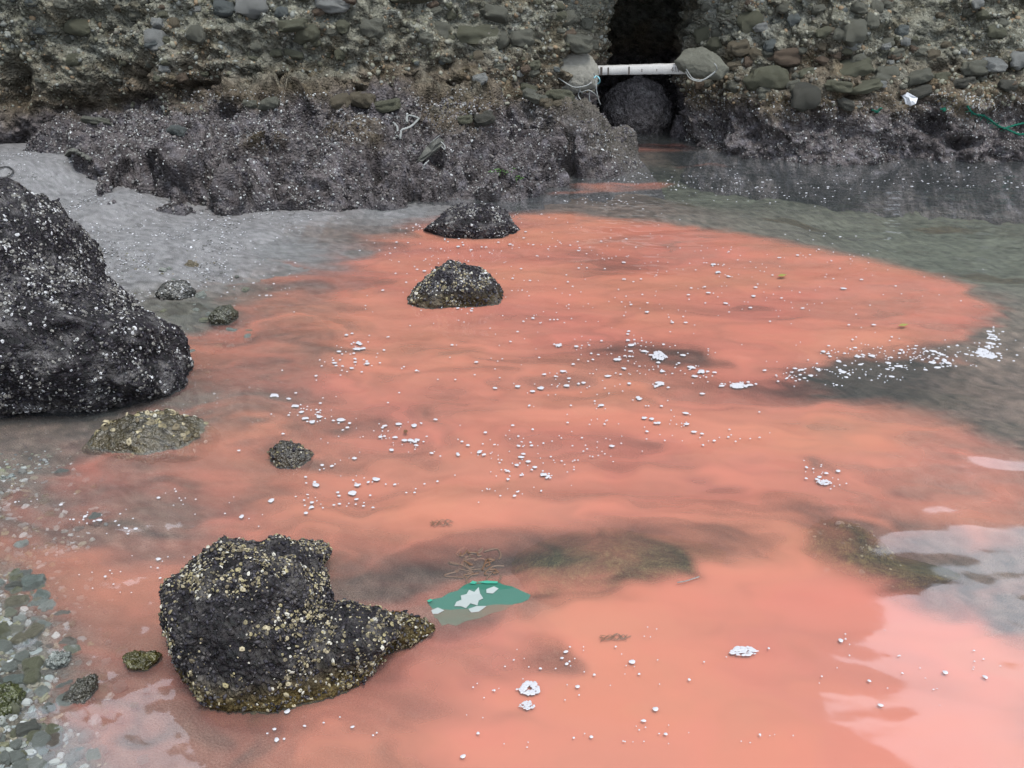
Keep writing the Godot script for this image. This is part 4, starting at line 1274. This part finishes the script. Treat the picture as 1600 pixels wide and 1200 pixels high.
	tag(obj("twig", tube(curve([on_plane(1058, 913) - tw, on_plane(1070, 911) - tw, on_plane(1080, 908) - tw, on_plane(1092, 904) - tw], .01), .0017, 6), M.rope_white, self, tw + Vector3(0, .006, 0)), "short pale twig afloat between the two submerged rocks", "twig")
	# green weed on the shelf foot
	for f in [[780, 265, "patch of bright green algae low on the rock shelf"], [808, 280, "second small patch of green algae nearer the shelf's water edge"]]:
		var s := seat(f[0], f[1])
		var st := SurfaceTool.new()
		st.begin(Mesh.PRIMITIVE_TRIANGLES)
		for k in 26:
			var q := Vector3(rng.randfn(0, .03), rng.randfn(0, .015), rng.randfn(0, .015) + .01)
			st.append_from(tube([q, q + Vector3(rng.randfn(0, .008), .008, .006), q + Vector3(rng.randfn(0, .012), .004, .012)], .003, 4), 0, Transform3D.IDENTITY)
		tag(obj("algae", st.commit(), plain_material("green algae", lin(.06, .16, .02), .5), self, s[0]), f[2], "algae", "green algae on the shelf", "stuff")


func sheet(list: Array, cu: float, cv: float, lift: float, thick: float) -> ArrayMesh:
	# a crumpled scrap lying on the rock
	var s := seat(cu, cv)
	var st := SurfaceTool.new()
	st.begin(Mesh.PRIMITIVE_TRIANGLES)
	st.set_smooth_group(-1)
	var mid: Vector3 = s[0] + (EYE - s[0]).normalized() * (lift + thick)
	var n := list.size() / 2
	var rim := []
	for i in n:
		var z: float = s[0].z + lift + .015 * sin(i * 2.3)
		rim.append(at_z(list[i * 2], list[i * 2 + 1], z))
	for i in n:
		var a: Vector3 = rim[i]
		var b: Vector3 = rim[(i + 1) % n]
		var ma := a.lerp(mid, .5) + Vector3(0, .006 * sin(i * 3.1), .012 * cos(i * 1.7))
		var mb := b.lerp(mid, .5) + Vector3(0, .006 * sin(((i + 1) % n) * 3.1), .012 * cos(((i + 1) % n) * 1.7))
		for q in [a, ma, b, b, ma, mb, ma, mid, mb]: st.add_vertex(q)
		var off := Vector3(0, -.3, -.9) * thick
		for q in [a, b, mid, a, a, b]: st.add_vertex(q + off)
	st.generate_normals()
	return st.commit()


func float_sheet(list: Array, base: Vector3, y_far: float, y_near: float, v_far: float, v_near: float) -> ArrayMesh:
	var st := SurfaceTool.new()
	st.begin(Mesh.PRIMITIVE_TRIANGLES)
	st.set_smooth_group(-1)
	var poly := PackedVector2Array()
	for i in range(0, list.size(), 2): poly.append(Vector2(list[i], list[i + 1]))
	var tri := Geometry2D.triangulate_polygon(poly)
	var pts := []
	for q in poly:
		var p := on_plane(q.x, q.y)
		pts.append(p - base + Vector3(0, lerpf(y_far, y_near, clampf((q.y - v_far) / (v_near - v_far), 0, 1)), 0))
	for i in range(0, tri.size(), 3):
		for e in [0, 1, 2]: st.add_vertex(pts[tri[i + e]])
		for e in [0, 2, 1]: st.add_vertex(pts[tri[i + e]] + Vector3(0, -.0012, 0))
	for i in pts.size():
		var a: Vector3 = pts[i]
		var b: Vector3 = pts[(i + 1) % pts.size()]
		var dn := Vector3(0, -.0012, 0)
		for q in [a, b, a + dn, b, b + dn, a + dn]: st.add_vertex(q)
	st.generate_normals()
	return st.commit()


# ---------------------------------------------------------------- everything
func _ready() -> void:
	rng.seed = 20240
	var cam := Camera3D.new()
	cam.name = "camera"
	cam.fov = VFOV
	cam.near = 0.05
	cam.far = 600.0
	cam.position = EYE
	cam.rotation_degrees = Vector3(-PITCH, 0, 0)
	add_child(cam)
	cam.current = true
	var env := Environment.new()
	env.background_mode = Environment.BG_SKY
	var sky := Sky.new()
	var sm := ProceduralSkyMaterial.new()
	sm.sky_top_color = Color(.90, .94, 1.0)
	sm.sky_horizon_color = Color(.72, .76, .82)
	sm.sky_curve = .3
	sm.sky_energy_multiplier = 1.0
	sm.ground_bottom_color = Color(.3, .3, .3)
	sm.ground_horizon_color = Color(.5, .5, .5)
	sky.sky_material = sm
	env.sky = sky
	env.tonemap_mode = Environment.TONE_MAPPER_LINEAR
	env.tonemap_exposure = 3.1
	env.sdfgi_enabled = true
	env.ssao_enabled = true
	env.ssil_enabled = true
	var we := WorldEnvironment.new()
	we.name = "environment"
	we.environment = env
	add_child(we)
	var sun := DirectionalLight3D.new()
	sun.name = "sun"
	sun.light_color = Color(1, .98, .95)
	sun.light_energy = .45
	sun.light_angular_distance = 14.0
	sun.shadow_enabled = true
	sun.sky_mode = DirectionalLight3D.SKY_MODE_LIGHT_ONLY
	sun.rotation_degrees = Vector3(-66, 28, 0)
	add_child(sun)

	set_up_materials()
	make_cobbles()
	var ground := build_ground()
	var cl := build_cliff()
	var lg := build_ledge()
	build_water()
	build_boulders()
	add_cobbles(cl, lg)
	stud_cliff(cl, lg)
	build_pebbles(ground)
	beam_and_lines()
	flotsam()
	build_foam()
